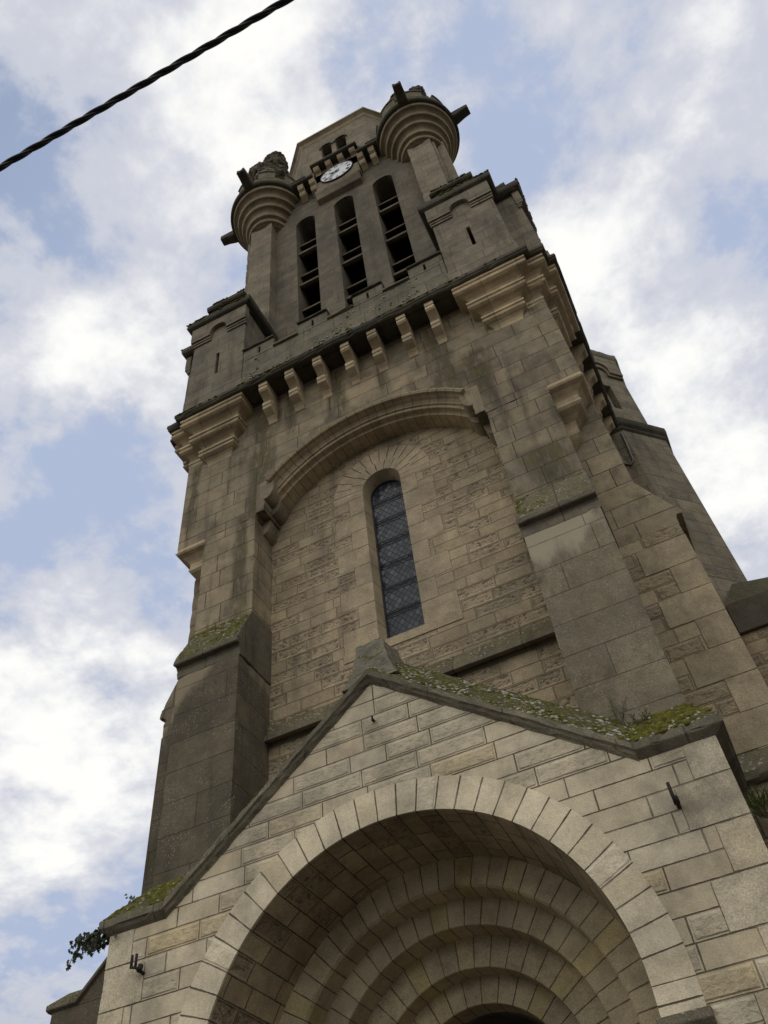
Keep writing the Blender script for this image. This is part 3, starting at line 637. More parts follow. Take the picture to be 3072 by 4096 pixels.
for sx in(-1,1):
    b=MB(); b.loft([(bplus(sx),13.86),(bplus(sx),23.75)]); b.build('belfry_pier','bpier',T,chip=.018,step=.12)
    b=MB(); b.box(*sorted((sx*2.6,sx*2.9)),1.3,6.3,13.86,25.9); b.build('belfry_side_wall','belf',T)
    # bartizan
    cx,cy=sx*2.42,.86
    pr=[(.30,23.44),(.52,23.46)]
    rp,zp=.54,23.48
    for r_,zt in((.625,23.68),(.712,23.90),(.842,24.27),(.972,24.58),(1.112,24.92)):
        r0=rp-.075; h=zt-zp
        pr+=[(r0+(r_-.045-r0)*(1-math.cos(t*PI/2)),zp-.02+(h-.085)*math.sin(t*PI/2)) for t in(0,.2,.4,.6,.8,1)]
        pr+=[(r_-.075,zt-.085),(r_-.07,zt-.105),(r_-.035,zt-.112),(r_-.008,zt-.09),(r_-.004,zt-.06),(r_-.04,zt-.045),(r_-.045,zt-.036),(r_-.004,zt-.030),(r_,zt)]
        rp,zp=r_,zt
    B=MB(); B.lathe(pr,cx,cy,72); B=B.build('bartizan','bart',T)
    s_=MB(); s_.lathe([(1.0,24.96),(1.17,24.97),(1.205,25.02),(1.205,25.14),(1.17,25.22),(1.08,25.25)],cx,cy,72); s_.build('cornice_ring','slab',B)
    w_=MB(); w_.lathe([(1.07,25.23),(1.07,25.75),(.85,25.75),(.85,25.23)],cx,cy,72); w_.build('battlement','para',B)
    for k in range(8):
        a=R(22.5+45*k+ (0 if sx>0 else 0)); da=R(13.5)
        m_=MB(); m_.lathe([(1.075,25.72),(1.075,26.14),(1.11,26.16),(1.11,26.22),(.95,26.27),(.84,26.20),(.84,25.72)],cx,cy,6,a-da,a+da,False)
        for aa in(a-da,a+da):
            m_.add([(cx+r*math.cos(aa),cy+r*math.sin(aa),z) for r,z in[(1.075,25.72),(1.075,26.14),(1.11,26.16),(1.11,26.22),(.95,26.27),(.84,26.20),(.84,25.72)]],[tuple(range(7))])
        m_.build('merlon','para',B)
    for ang in((R(-90+(4 if sx>0 else -2)),R(-4) if sx>0 else R(184))):
        gb=MB(); dv=Vector((math.cos(ang),math.sin(ang),0)); pv=Vector((-dv.y,dv.x,0)); c_=Vector((cx,cy,0))
        secs=[(1.0,.15,24.96,25.34),(1.25,.145,24.98,25.33),(1.45,.135,25.07,25.32),(1.66,.125,25.10,25.31)]
        vs=[]
        for r_,hw,z0,z1 in secs:
            for q,z in((-hw,z0+.03),(-hw*.7,z0),(hw*.7,z0),(hw,z0+.03),(hw,z1),(hw*.45,z1),(hw*.3,z1-.07),(-hw*.3,z1-.07),(-hw*.45,z1),(-hw,z1)):
                p=c_+dv*r_+pv*q; vs.append((p.x,p.y,z))
        m=10; fs=[(k*m+i,k*m+(i+1)%m,(k+1)*m+(i+1)%m,(k+1)*m+i) for k in range(3) for i in range(m)]+[tuple(range(m)),tuple(3*m+i for i in range(m))]
        gb.add(vs,fs); gb.build('gargoyle','garg',B,.012)
    # ruined carved finial: base drum, volutes and a lumpy worn carving
    random.seed(11+sx)
    F=MB(); fx,fy=(cx+.12,cy-.30) if sx<0 else (cx+.12,cy+.10)
    FZ=-.75 if sx<0 else -.15
    F.lathe([(.55,25.5),(.55,26.4+FZ*.5),(.62,26.46+FZ*.5),(.62,26.6+FZ*.5),(.48,26.75+FZ*.5),(.44,27.7+FZ),(.56,27.8+FZ),(.56,27.95+FZ),(.4,28.1+FZ),(.1,28.1+FZ)],fx,fy,8,R(22.5),R(382.5),False)
    F=F.build('finial_base','para',B,.015)
    bm=bmesh.new()
    lumps=[(0,0,28.2,.50,.50,.4),(-.36,-.2,28.75,.30,.30,.40),(.34,-.2,28.65,.34,.32,.45),(.0,.1,28.9,.48,.42,.5),(-.40,-.1,29.35,.24,.24,.22),(.22,-.12,29.35,.36,.34,.34),(0,-.35,28.45,.24,.24,.36),(.52,-.2,27.7,.22,.24,.4),(-.50,-.2,27.7,.2,.22,.36),(.6,.1,27.3,.18,.2,.3)]
    lumps=[(-sx*q[0],q[1],q[2]+FZ)+q[3:] for q in lumps]
    for (lx,ly,lz,a,b_,c3) in lumps:
        for v in bmesh.ops.create_icosphere(bm,subdivisions=3,radius=1.0)['verts']:
            p=v.co.copy(); q=1+.10*math.sin(p.x*7+lx*30)*math.cos(p.y*6+p.z*5)
            v.co=(fx+lx+p.x*a*q,fy+ly+p.y*b_*q,lz+p.z*c3*q)
    me=bpy.data.meshes.new('carved_finial'); bm.to_mesh(me); bm.free(); me.uv_layers.new(name='UVMap'); me.materials.append(M['finial'])
    fo=bpy.data.objects.new('carved_finial',me); COL.objects.link(fo); fo.parent=B; fo.matrix_parent_inverse=B.matrix_world.inverted()
    rm=fo.modifiers.new('fuse','REMESH'); rm.mode='VOXEL'; rm.voxel_size=.035
    tx=bpy.data.textures.new('worn_carving','CLOUDS'); tx.noise_scale=.22
    dm=fo.modifiers.new('wear','DISPLACE'); dm.texture=tx; dm.strength=.16; dm.mid_level=.5; dm.texture_coords='GLOBAL'
    tx2=bpy.data.textures.new('fine_carving','CLOUDS'); tx2.noise_scale=.09
    dm=fo.modifiers.new('wear_fine','DISPLACE'); dm.texture=tx2; dm.strength=.11; dm.mid_level=.5; dm.texture_coords='GLOBAL'
    if sx<0:
        r_=MB(); r_.tube([(fx+.03,fy-.05,28.4),(fx+.05,fy-.05,29.4)],.024); r_.build('iron_rod','iron',B)
# ---- clock panel and the corbelled parapet over it
DX=-.03
pn=MB(); pn.box(DX-.66,DX+.72,.47,.70,24.2,25.5); pn.prism([(.70,23.62),(.50,23.72),(.40,24.02),(.40,24.10),(.45,24.20),(.70,24.20)],'x',DX-.69,DX+.69); pn.build('clock_panel','bpier',T,.012)
def tcorb(x,z,d=.25,w=.093):
    pr=[(BY+.05,z),(BY-d,z),(BY-d,z-.14),(BY-d+.03,z-.17),(BY-d+.01,z-.22),(BY-d+.03,z-.32),(BY-.6*d,z-.40),(BY-.58*d,z-.46),(BY-.66*d,z-.47),(BY-.66*d,z-.60),(BY-.5*d,z-.74),(BY-.15*d,z-.86),(BY-.03,z-.95),(BY+.05,z-.95)]
    return MB().prism(pr,'x',-w,w)
pr=[(BY+.05,25.02),(.30,25.02),(.30,24.93),(.32,24.91),(.31,24.87),(.34,24.80),(.42,24.75),(.44,24.71),(.41,24.70),(.41,24.63),(.45,24.54),(.56,24.47),(.62,24.42),(BY+.05,24.40)]
t0=MB().prism(pr,'x',-.09,.09).build('belfry_corbel','corbel',T,.005); t0.location.x=-1.13
for x in(-.76,.81,1.16): dup(t0,(x+1.13,0,0),T)
t1=MB(); pr=[(.48,25.74),(.28,25.74),(.28,25.67),(.30,25.655),(.29,25.62),(.34,25.56),(.43,25.52),(.46,25.48),(.48,25.45)]
t1=t1.prism(pr,'x',-.09,.09).build('belfry_corbel','corbel',T,.005); t1.location.x=-.58
for x in(-.185,.21,.605): dup(t1,(x+.58,0,0),T)
sl=MB(); zlo,zhi=25.02,25.74
for x0,x1,z,yf in((-1.75,-.70,zlo,.22),(.74,1.75,zlo,.22)):
    sl.prism([(.9,z),(yf+.05,z),(yf,z+.03),(yf,z+.12),(yf+.06,z+.18),(yf+.10,z+.20),(.9,z+.20)],'x',x0,x1)
sl.prism([(.9,zhi),(.25,zhi),(.20,zhi+.03),(.20,zhi+.12),(.26,zhi+.17),(.9,zhi+.19)],'x',-.74,.78)
sl.build('belfry_cornice','slab',T,.008)
pb=MB(); pb.box(-.69,.73,.47,.9,24.9,25.75); pb.build('belfry_parapet','belf',T,.01)
for sg,xa,xb in((-1,-1.75,-.695),(1,.735,1.75)):
    pb=MB(); pb.box(xa,xb,.42,.66,25.2,25.62); xe=xb if sg<0 else xa
    pb.prism([(xe,25.3),(xe,26.02),(xe+sg*.10,25.90),(xe+sg*.16,25.74),(xe+sg*.28,25.66),(xe+sg*.28,25.3)],'y',.40,.68); PB=pb.build('belfry_parapet','belf',T,.01)
    pc_=MB(); pc_.prism([(.40,25.622),(.35,25.65),(.35,25.71),(.43,25.78),(.67,25.78),(.70,25.622)],'x',*((xa,xb-.285) if sg<0 else (xa+.285,xb))); pc_.build('cap','slab',PB,.008)
# ---- octagonal lantern
LX=-.15
def octo(e):
    h,dg=1.215,1.5; k=math.tan(R(22.5))*e
    y0=.95
    p=[(-h-k,y0-e),(h+k,y0-e),(h+dg+e,y0+dg-k),(h+dg+e,y0+dg+2*h+k),(h+k,y0+2*dg+2*h+e),(-h-k,y0+2*dg+2*h+e),(-h-dg-e,y0+dg+2*h+k),(-h-dg-e,y0+dg-k)]
    return [(LX+a,b) for a,b in p]
wins=[arched(-.43,.185,28.2,29.22,12),arched(.10,.185,28.2,29.22,12)]
ln=MB(); ln.plate([(LX-1.215,25.2),(LX+1.215,25.2),(LX+1.215,30.36),(LX-1.215,30.36)],wins,.95,1.25,outer_edge=False)
oc=octo(0)
for i in range(1,8):
    a,b=oc[i],oc[(i+1)%8]; ln.add([(a[0],a[1],25.2),(b[0],b[1],25.2),(b[0],b[1],30.36),(a[0],a[1],30.36)],[(0,1,2,3)])
LN=ln.build('lantern','bpier',T)
for c in(-.43,.10):
    hm=MB(); hm.uvmode='cell'; hm.sweep([(.20,.951),(.20,.90),(.25,.90),(.25,.951)],c,29.22,0,PI,14,.2); hm.build('window_hood','belf',LN)
    bk=MB(); bk.box(c-.2,c+.2,1.20,1.24,28.1,29.5); bk.build('window_backing','inside',LN)  # dark backing sheet stands in for the shaded void behind the opening
ev=MB(); ev.loft([(octo(-.01),30.30),(octo(.02),30.34),(octo(.03),30.40),(octo(.06),30.50),(octo(.13),30.58),(octo(.16),30.60),(octo(.16),30.72),(octo(.10),30.8)]); ev.build('eaves_cornice','bart',LN)
rf=MB(); rf.loft([(octo(.08),30.80),([(LX+(a-LX)*.05,3.66+(b-3.66)*.05) for a,b in octo(0)],33.2)]); rf.build('roof','slab',LN)
# ---- stair turret
OX,OY,AP=3.51,5.23,1.23
def oct8(a,ox=OX,oy=OY):
    t=a*math.tan(R(22.5)); return [(ox+t,oy-a),(ox+a,oy-t),(ox+a,oy+t),(ox+t,oy+a),(ox-t,oy+a),(ox-a,oy+t),(ox-a,oy-t),(ox-t,oy-a)]
st=MB(); st.loft([(oct8(AP),6.0),(oct8(AP),13.55),(oct8(AP-.02),13.6),(oct8(AP-.02),13.9)]); ST=st.build('stair_turret','turr',T,.01)
st=MB(); st.loft([(oct8(AP+.0),13.53),(oct8(AP+.035),13.58),(oct8(AP+.03),13.64),(oct8(AP+.08),13.70),(oct8(AP+.095),13.76),(oct8(AP+.095),13.86),(oct8(AP-.02),14.02)]); st.build('string_course','slab',ST,.006)
A2=AP-.135
st=MB(); st.loft([(oct8(AP-.02),13.9),(oct8(A2),14.06),(oct8(A2),16.9)]); up=st.build('turret_top','turr',ST,.01)
cutter=MB(); dgv=Vector((1,-1,0)).normalized(); tgv=Vector((1,1,0)).normalized(); fc=Vector((OX,OY,0))+dgv*A2
def dgpt(t,o,z): p=fc+tgv*t+dgv*o; return (p.x,p.y,z)
TS=-.13
cutter.add([dgpt(TS+a,b,z) for z in(14.68,15.60) for a,b in((-.10,.3),(.10,.3),(.10,-.35),(-.10,-.35))],[(0,1,2,3),(4,5,6,7),(0,1,5,4),(1,2,6,5),(2,3,7,6),(3,0,4,7)])
cutter=cutter.build('slit_cutter','black'); bo=up.modifiers.new('slit','BOOLEAN'); bo.operation='DIFFERENCE'; bo.object=cutter; bo.solver='EXACT'
up.modifiers.move(1,0)
dg=bpy.context.evaluated_depsgraph_get(); me=bpy.data.meshes.new_from_object(up.evaluated_get(dg)); up.modifiers.clear(); up.data=me; bpy.data.objects.remove(cutter)
# hood with arch on the diagonal face, mould on the others
hd=MB(); r_=.17; hwid=.41
for (rr,zb,dep) in((.17,16.02,.05),(.215,16.10,.09)):
    pts=[(TS*0-hwid,zb),(TS-rr,zb)]+[(TS-rr*math.cos(PI*k/12),zb+rr*math.sin(PI*k/12)+.12) for k in range(0,13)]+[(TS+rr,zb),(hwid+.02,zb),(hwid+.02,16.75),(-hwid,16.75)]
    n=len(pts); tri=tessellate_polygon([[Vector((p[0],p[1],0)) for p in pts]])
    hd.add([dgpt(p[0],dep,p[1]) for p in pts]+[dgpt(p[0],-.05,p[1]) for p in pts],[tuple(t) for t in tri]+[(i,(i+1)%n,(i+1)%n+n,i+n) for i in range(n)])
hd.loft([(oct8(A2+.0),16.02),(oct8(A2+.04),16.06),(oct8(A2+.048),16.7)],False,False) if False else None
hd.build('hood_moulding','turr',up)
cp=MB(); cp.loft([(oct8(A2+.02),16.72),(oct8(A2+.09),16.78),(oct8(A2+.11),16.84),(oct8(A2+.11),17.0),(oct8(A2+.02),17.10),(oct8(.35),17.9)]); cp.build('cap','cop',ST,chip=.03)
sq=MB(); sq.box(2.9,4.05,4.02,6.4,GROUND,6.2); sq.build('turret_base','turr',ST)
cn=MB(); cn.tube([(3.74,3.985,13.45),(3.74,3.98,12.9),(3.76,3.98,12.55),(3.86,3.98,12.46),(3.93,3.98,12.55),(3.96,3.98,13.1),(3.97,3.98,13.45)],.022); cn.build('conduit','lead',ST)

# ------------------------------------------------------------------ clock
CK=empty('tower_clock',(DX+.03,.44,24.93),'round white clock dial with black roman numerals under the topmost corbels of the tower','clock')
CX,CZ,CR=0.0,24.93,.505; CYF=.435
r_=MB(); n=64
def disc(m,r,y): m.add([(CX+r*math.cos(2*PI*i/n),y,CZ+r*math.sin(2*PI*i/n)) for i in range(n)],[tuple(range(n))])
d_=MB(); disc(d_,CR,CYF); d_.build('dial','dial',CK)
r_.uvmode='cell'; r_.sweep([(CR,CYF+.002),(CR,CYF-.012),(CR+.012,CYF-.014),(CR+.024,CYF),(CR+.024,.475)],CX,CZ,0,2*PI,n,.5); r_.build('rim','black',CK)
yb=CYF-.004
def stroke(a,x0,z0,x1,z1,wd):
    # local frame: z outward, x clockwise
    o=Vector((math.sin(a),math.cos(a))); s=Vector((math.cos(a),-math.sin(a)))
    p0=s*x0+o*z0; p1=s*x1+o*z1; dd=(p1-p0).normalized(); pp=Vector((-dd.y,dd.x))*wd/2
    q=[p0+pp,p0-pp,p1-pp,p1+pp]; nm.add([(CX+v.x,yb,CZ+v.y) for v in q]+[(CX+v.x,CYF+.003,CZ+v.y) for v in q],[(0,1,2,3),(0,1,5,4),(1,2,6,5),(2,3,7,6),(3,0,4,7)])
ROM=['XII','I','II','III','IIII','V','VI','VII','VIII','IX','X','XI']
for k,tx in enumerate(ROM):
    nm=MB()
    a=2*PI*k/12; wid={'I':.030,'V':.058,'X':.056}; tot=sum(wid[c] for c in tx); x=-tot/2; zi,zo=.345,.455
    for c in tx:
        w_=wid[c]; m_=x+w_/2
        if c=='I': stroke(a,m_,zi,m_,zo,.017)
        elif c=='V': stroke(a,m_-.02,zo,m_,zi,.018); stroke(a,m_+.02,zo,m_,zi,.010)
        else: stroke(a,m_-.02,zo,m_+.02,zi,.018); stroke(a,m_+.02,zo,m_-.02,zi,.010)
        x+=w_
    nm.build('numeral','black',CK,merge=False)
def hand(a,Lh,wd,tail,y,name):
    h=MB(); o=Vector((math.sin(a),math.cos(a))); s=Vector((math.cos(a),-math.sin(a)))
    pts=[s*-wd*.5+o*-tail,s*wd*.5+o*-tail,s*wd*.38,s*wd*.75+o*Lh*.55,s*.003+o*Lh,s*-.003+o*Lh,s*-wd*.75+o*Lh*.55,s*-wd*.38]
    h.add([(CX+p.x,y,CZ+p.y) for p in pts]+[(CX+p.x,y+.006,CZ+p.y) for p in pts],[tuple(range(8)),tuple(range(8,16))]+[(i,(i+1)%8,(i+1)%8+8,i+8) for i in range(8)]); h.build(name,'black',CK)
hand(R(360*9.63/12),.27,.045,.09,CYF-.016,'hour_hand'); hand(R(6*38),.42,.035,.13,CYF-.026,'minute_hand')
hb=MB(); hb.uvmode='cell'; hb.sweep([(.03,CYF),(.03,CYF-.035),(.0,CYF-.035)],CX,CZ,0,2*PI,20,.1); hb.build('hub','black',CK)

# ------------------------------------------------------------------ gabled porch
PO=empty('gabled_porch',(0,-.6,GROUND),'pale stone gabled porch with a deep round arch of stepped orders below the tower','porch')
PY=-.68; PX=3.08; PZ=2.21; R1,RE=1.953,2.278
KZ=3.93; APZ=5.80
prof=[(-PX,GROUND),(-RE,GROUND)]+[(-RE,PZ)]+arcpts(0,PZ,RE,PI,0,64)[1:-1]+[(RE,PZ),(RE,GROUND),(PX,GROUND),(PX,KZ),(2.40,KZ),(0,APZ),(-2.40,KZ),(-PX,KZ)]
MB().plate(prof,[],PY,.45).build('front_wall','porch',PO)
for sx in(-1,1):
    q=MB(); z=KZ-.391;k=0; 
    z=3.585
    q.qbox(sx*2.78,sx*(PX+.003),PY-.004,PY+.4,3.585,KZ-.002)
    k=0
    while z>GROUND:
        wq=.48 if k%2==0 else .29
        q.qbox(sx*(PX-wq),sx*(PX+.003),PY-.004,PY+.4,max(z-.391,GROUND),z); z-=.391; k+=1
    q.build('corner_stones','quoin',PO,chip=.006,step=.06)
v=MB(); v.sweep([(RE+.001,PY-.003),(R1,PY-.003),(R1,PY+.02)],0,PZ,0,PI,96,2.08)
for sx in(-1,1):
    z=PZ;k=0
    while z>1.99: 
        v.box(*sorted((sx*R1,sx*(RE+.001))),PY-.003,PY+.02,2.0,PZ); z=1.9
v.build('arch_voussoirs','vous',PO)
b=MB(); b.uvmode='u'; b.sweep([(R1,PY+.02),(1.918,.31)],0,PZ,0,PI,96,2.08); b.build('arch_vault','barrel',PO)
orders=[(1.92,1.635,.305,.60),(1.637,1.378,.60,.902),(1.38,1.09,.902,1.135),(1.092,.838,1.135,1.42)]
for ra,rb,y0,y1 in orders:
    o_=MB(); ch=.05 if ra>1.9 else .016
    o_.sweep([(ra+.03,y0),(rb+ch*.35,y0),(rb,y0+ch*.7),(rb,y1+.002)],0,PZ,0,PI,96,(ra+rb)/2*1.06); o_.build('arch_order','order',PO)
# jambs carrying the orders
for sx in(-1,1):
    j=MB(); j.box(*sorted((sx*R1,sx*(R1+.3))),PY+.02,.31,GROUND,PZ)
    for ra,rb,y0,y1 in orders: j.box(*sorted((sx*rb,sx*(rb+.4))),y0,y1+.001,GROUND,PZ)
    j.box(*sorted((sx*R1,sx*RE)),PY-.003,PY+.02,GROUND,1.86)
    j.build('jamb','order',PO)
    im=MB(); x0,x1=sorted((sx*(R1-.03),sx*(RE+.03)))
    im.prism([(PY+.3,1.86),(PY-.005,1.86),(PY-.03,1.89),(PY-.07,1.93),(PY-.07,1.99),(PY-.05,2.0),(PY+.3,2.0)],'x',x0,x1); im.build('impost','string',PO,.006)
td=MB(); td.plate([(-2,GROUND),(2,GROUND),(2,3.4),(-2,3.4)],[arched(0,.82,GROUND,PZ,24)],1.42,1.75,outer_edge=False); td.build('inner_wall','inside',PO)
MB().box(-.9,.9,1.75,1.82,GROUND,3.2).build('door','wood',PO)
# roof of the porch (hides nothing: the coping runs back to the tower)
# coping: sloping weathered top, fascia and cavetto following the gable and kneelers
def coping(name,path,mat,closed=False):
    """path: list of (x,z) along the upper front edge; the section leans back and up from it"""
    sec=[(.44,.50),(-.26,.50),(-.30,.47),(-.735,.02),(-.756,-.02),(-.756,-.075),(-.735,-.09),(-.72,-.12),(-.69,-.145),(PY+.002,-.16),(.44,-.16)]
    m=MB(); n=len(sec); vs=[]
    L=len(path)
    for i,(x,z) in enumerate(path):
        vs+= [(x,y+random.uniform(-.008,.008),z+dz+random.uniform(-.008,.008)) for y,dz in sec]
    fs=[(i*n+k,i*n+(k+1)%n,(i+1)*n+(k+1)%n,(i+1)*n+k) for i in range(L-1) for k in range(n)]+[tuple(range(n)),tuple((L-1)*n+k for k in range(n))]
    m.add(vs,fs); return m.build(name,mat,PO,.008)
def jag(a,b,n):
    return [(a[0]+(b[0]-a[0])*i/n,a[1]+(b[1]-a[1])*i/n) for i in range(n+1)]
coping('gable_coping',jag((-2.42,4.05),(0,5.91),36)+jag((0,5.91),(2.42,4.05),36)[1:],'cop')
def kneeler(sx):
    m=MB(); x0,x1=2.42,3.19
    yb,zt=-.26,.50
    A=[(x0,-.756,4.05),(x1,-.756,4.05),(x1,.44,4.05),(x0,.44,4.05)]          # upper front edge
    top=[(x0,yb,4.55),(x1-.24,yb,4.55),(x1-.24,.44,4.55),(x0,.44,4.55)]
    low=[(p[0],p[1],3.97) for p in A]
    low2=[(x0,PY+.0,3.90),(PX+.005,PY+.0,3.90),(PX+.005,.44,3.90),(x0,.44,3.90)]
    vs=A+top+low+low2
    vs=[(sx*x,y,z) for x,y,z in vs]
    fs=[]
    for a,b in((4,0),(0,8),(8,12)):
        for i in range(4): fs.append((a+i,a+(i+1)%4,b+(i+1)%4,b+i))
    fs+=[(4,5,6,7),(12,13,14,15)]
    m.add(vs,fs); m.build('kneeler','cop',PO,chip=.016,step=.05)
kneeler(-1); kneeler(1)
ap=MB()
ap.loft([([(-.34,-.70),(.34,-.70),(.36,.1),(-.36,.1)],5.78),([(-.24,-.66),(.24,-.66),(.26,.1),(-.26,.1)],6.0),([(-.19,-.62),(.19,-.62),(.20,.05),(-.20,.05)],6.2),([(-.17,-.58),(.17,-.58),(.18,.0),(-.18,.0)],6.42),([(-.10,-.5),(.10,-.5),(.1,-.1),(-.1,-.1)],6.52)])
apo=ap.build('apex_stone','fin2',PO); 
sb=apo.modifiers.new('soften','SUBSURF'); sb.levels=sb.render_levels=3; sb.subdivision_type='SIMPLE'
tx=bpy.data.textures.new('worn_stone','CLOUDS'); tx.noise_scale=.18
dm=apo.modifiers.new('wear','DISPLACE'); dm.texture=tx; dm.strength=.10; dm.mid_level=.5; dm.texture_coords='GLOBAL'

# ------------------------------------------------------------------ iron hooks on the porch
def hook(x,z,label,two):
    H=empty('iron_hook',(x,PY,z),label,'hook')
    m=MB(); m.tube([(x,PY+.02,z-.09),(x,PY-.05,z-.085),(x-.004,PY-.085,z-.075)],.016); m.tube([(x,PY-.075,z-.09),(x,PY-.055,z-.03)],.026); m.build('shank','iron',H)
    if two:
        m=MB(); m.tube([(x+.01,PY-.085,z-.08),(x-.035,PY-.09,z-.055),(x-.085,PY-.09,z-.04)],.013); m.build('crossbar','iron',H)
        for dx in(-.035,-.085):
            m=MB(); m.tube([(x+dx,PY-.09,z-.05),(x+dx,PY-.092,z+.07)],.013); m.build('prong','iron',H)
    else:
        m=MB(); m.tube([(x,PY-.085,z-.08),(x-.01,PY-.09,z-.02),(x-.012,PY-.09,z+.09)],[.018,.016,.014]); m.build('prong','iron',H)
hook(2.59,3.50,'single pronged rusty iron hook on the wall right of the porch arch',False)
hook(-2.61,3.53,'two pronged rusty iron hook on the wall left of the porch arch',True)
pg=MB(); pg.tube([(.005,PY+.02,5.27),(.005,PY-.05,5.262)],.013); pg.tube([(.005,PY-.05,5.24),(.005,PY-.052,5.30)],.011)
tag(pg.build('iron_peg','iron'),'small iron peg in the gable stones just below the porch apex','peg')

# ------------------------------------------------------------------ aisle walls either side
A=empty('church_aisle',(7,4,GROUND),'stone aisle wall with dark sloping weathering beside the stair turret on the right','church wall')
ay=3.6
MB().box(3.88,11,ay+.06,ay+1.2,GROUND,7.80).build('wall','side',A,.01)
m=MB(); xl=4.10
m.add([(xl,ay,7.78),(9,ay,7.78),(9,ay,8.30),(xl,ay,8.34),(4.45,4.44,9.33),(9,4.44,8.32),(xl,4.44,7.78),(9,4.44,7.78),(xl,4.44,8.5)],
      [(0,1,2,3),(3,2,5,4),(0,3,4,8,6),(1,7,5,2),(0,6,7,1),(6,8,4,5,7)])
m.build('weathered_coping','drip',A,.01)
A2_=empty('church_aisle',(-8,2.5,GROUND),'dark stone wall with mossy stepped coping behind the porch on the left','church wall')
y=2.0
m=MB(); pts=[(-6.28,GROUND),(-4.2,GROUND),(-4.2,6.3),(-5.45,5.10),(-5.85,4.70),(-6.28,4.70)]; m.prism(pts,'y',y+.02,y+.6); m.build('wall','butt',A2_)
m=MB()
pth=[(-6.36,4.76),(-5.86,4.76),(-5.47,5.14),(-4.2,6.36)]
sec=[(y+.6,.22),(y+.25,.22),(y-.03,.0),(y-.03,-.06),(y+.02,-.08),(y+.6,-.08)]
n=len(sec); vs=[(x+ (0.10 if i==0 and dz>.1 else 0),yy,z+dz) for i,(x,z) in enumerate(pth) for yy,dz in sec]
m.add(vs,[(i*n+k,i*n+(k+1)%n,(i+1)*n+(k+1)%n,(i+1)*n+k) for i in range(3) for k in range(n)]+[tuple(range(n)),tuple(3*n+k for k in range(n))]); m.build('coping','cop',A2_,.008)

# ------------------------------------------------------------------ plants
def leafpoly(c,nrm,up_,s,lobes=True):
    n_=Vector(nrm).normalized(); u_=Vector(up_); u_=(u_-n_*u_.dot(n_)).normalized(); r_=u_.cross(n_)
    P=[(0,-.5),(.25,-.55),(.55,-.25),(.30,-.05),(.48,.30),(.18,.25),(0,.70),(-.18,.25),(-.48,.30),(-.30,-.05),(-.55,-.25),(-.25,-.55)] if lobes else [(0,-.5),(.16,-.1),(.12,.25),(0,.6),(-.12,.25),(-.16,-.1)]
    return [Vector(c)+r_*(a*s)+u_*(b*s)+n_*(.08*s*(1-abs(a)*2)) for a,b in P]
def ivy():
    random.seed(5); I=empty('ivy',(-3.2,-.7,4.0),'dangling dark ivy hanging from the left kneeler of the porch','ivy')
    st=MB(); lf=MB()
    def strand(p,segs,ls):
        pts=[Vector(p)]; dv=Vector((-.3,-.25,.0)).normalized()
        for k in range(segs):
            dv=(dv+Vector((random.uniform(-.25,.2),random.uniform(-.2,.2),-.22+random.uniform(-.15,.15)))).normalized()
            pts.append(pts[-1]+dv*.036)
        st.tube(pts,.004,5)
        for q in pts[1:]:
            for _ in range(ls):
                c=q+Vector((random.uniform(-.03,.03),random.uniform(-.03,.03),random.uniform(-.03,.02)))
                pl=leafpoly(c,(random.uniform(-.6,.8),-1,random.uniform(-.9,.3)),(random.uniform(-.6,.6),0,-1),random.uniform(.025,.055)); lf.add(pl,[tuple(range(len(pl)))])
    for k in range(9): strand((-3.16+random.uniform(-.05,.05),-.74+random.uniform(-.03,.25),3.93+random.uniform(-.03,.10)),random.randint(3,7),3)
    for k,(sg) in enumerate((9,12,7)): strand((-3.20,-.74+.05*k,3.95),sg,2)
    for k in range(50):
        c=(-3.08+random.uniform(-.08,.12),-.72+random.uniform(-.03,.35),3.92+random.uniform(-.07,.05))
        pl=leafpoly(c,(random.uniform(-.6,.6),-1,random.uniform(-.9,.3)),(random.uniform(-.8,.8),0,-1),random.uniform(.03,.055)); lf.add(pl,[tuple(range(len(pl)))])
    for k in range(14):
        c=(-3.05+random.uniform(-.05,.10),-.5+random.uniform(-.1,.1),4.33+random.uniform(-.02,.05))
        pl=leafpoly(c,(random.uniform(-.6,.6),-1,random.uniform(-.3,.6)),(random.uniform(-.8,.8),0,1),random.uniform(.025,.045)); lf.add(pl,[tuple(range(len(pl)))])
    st.build('stem','stem',I,merge=False); lf.build('leaves','leaf',I,merge=False)
ivy()
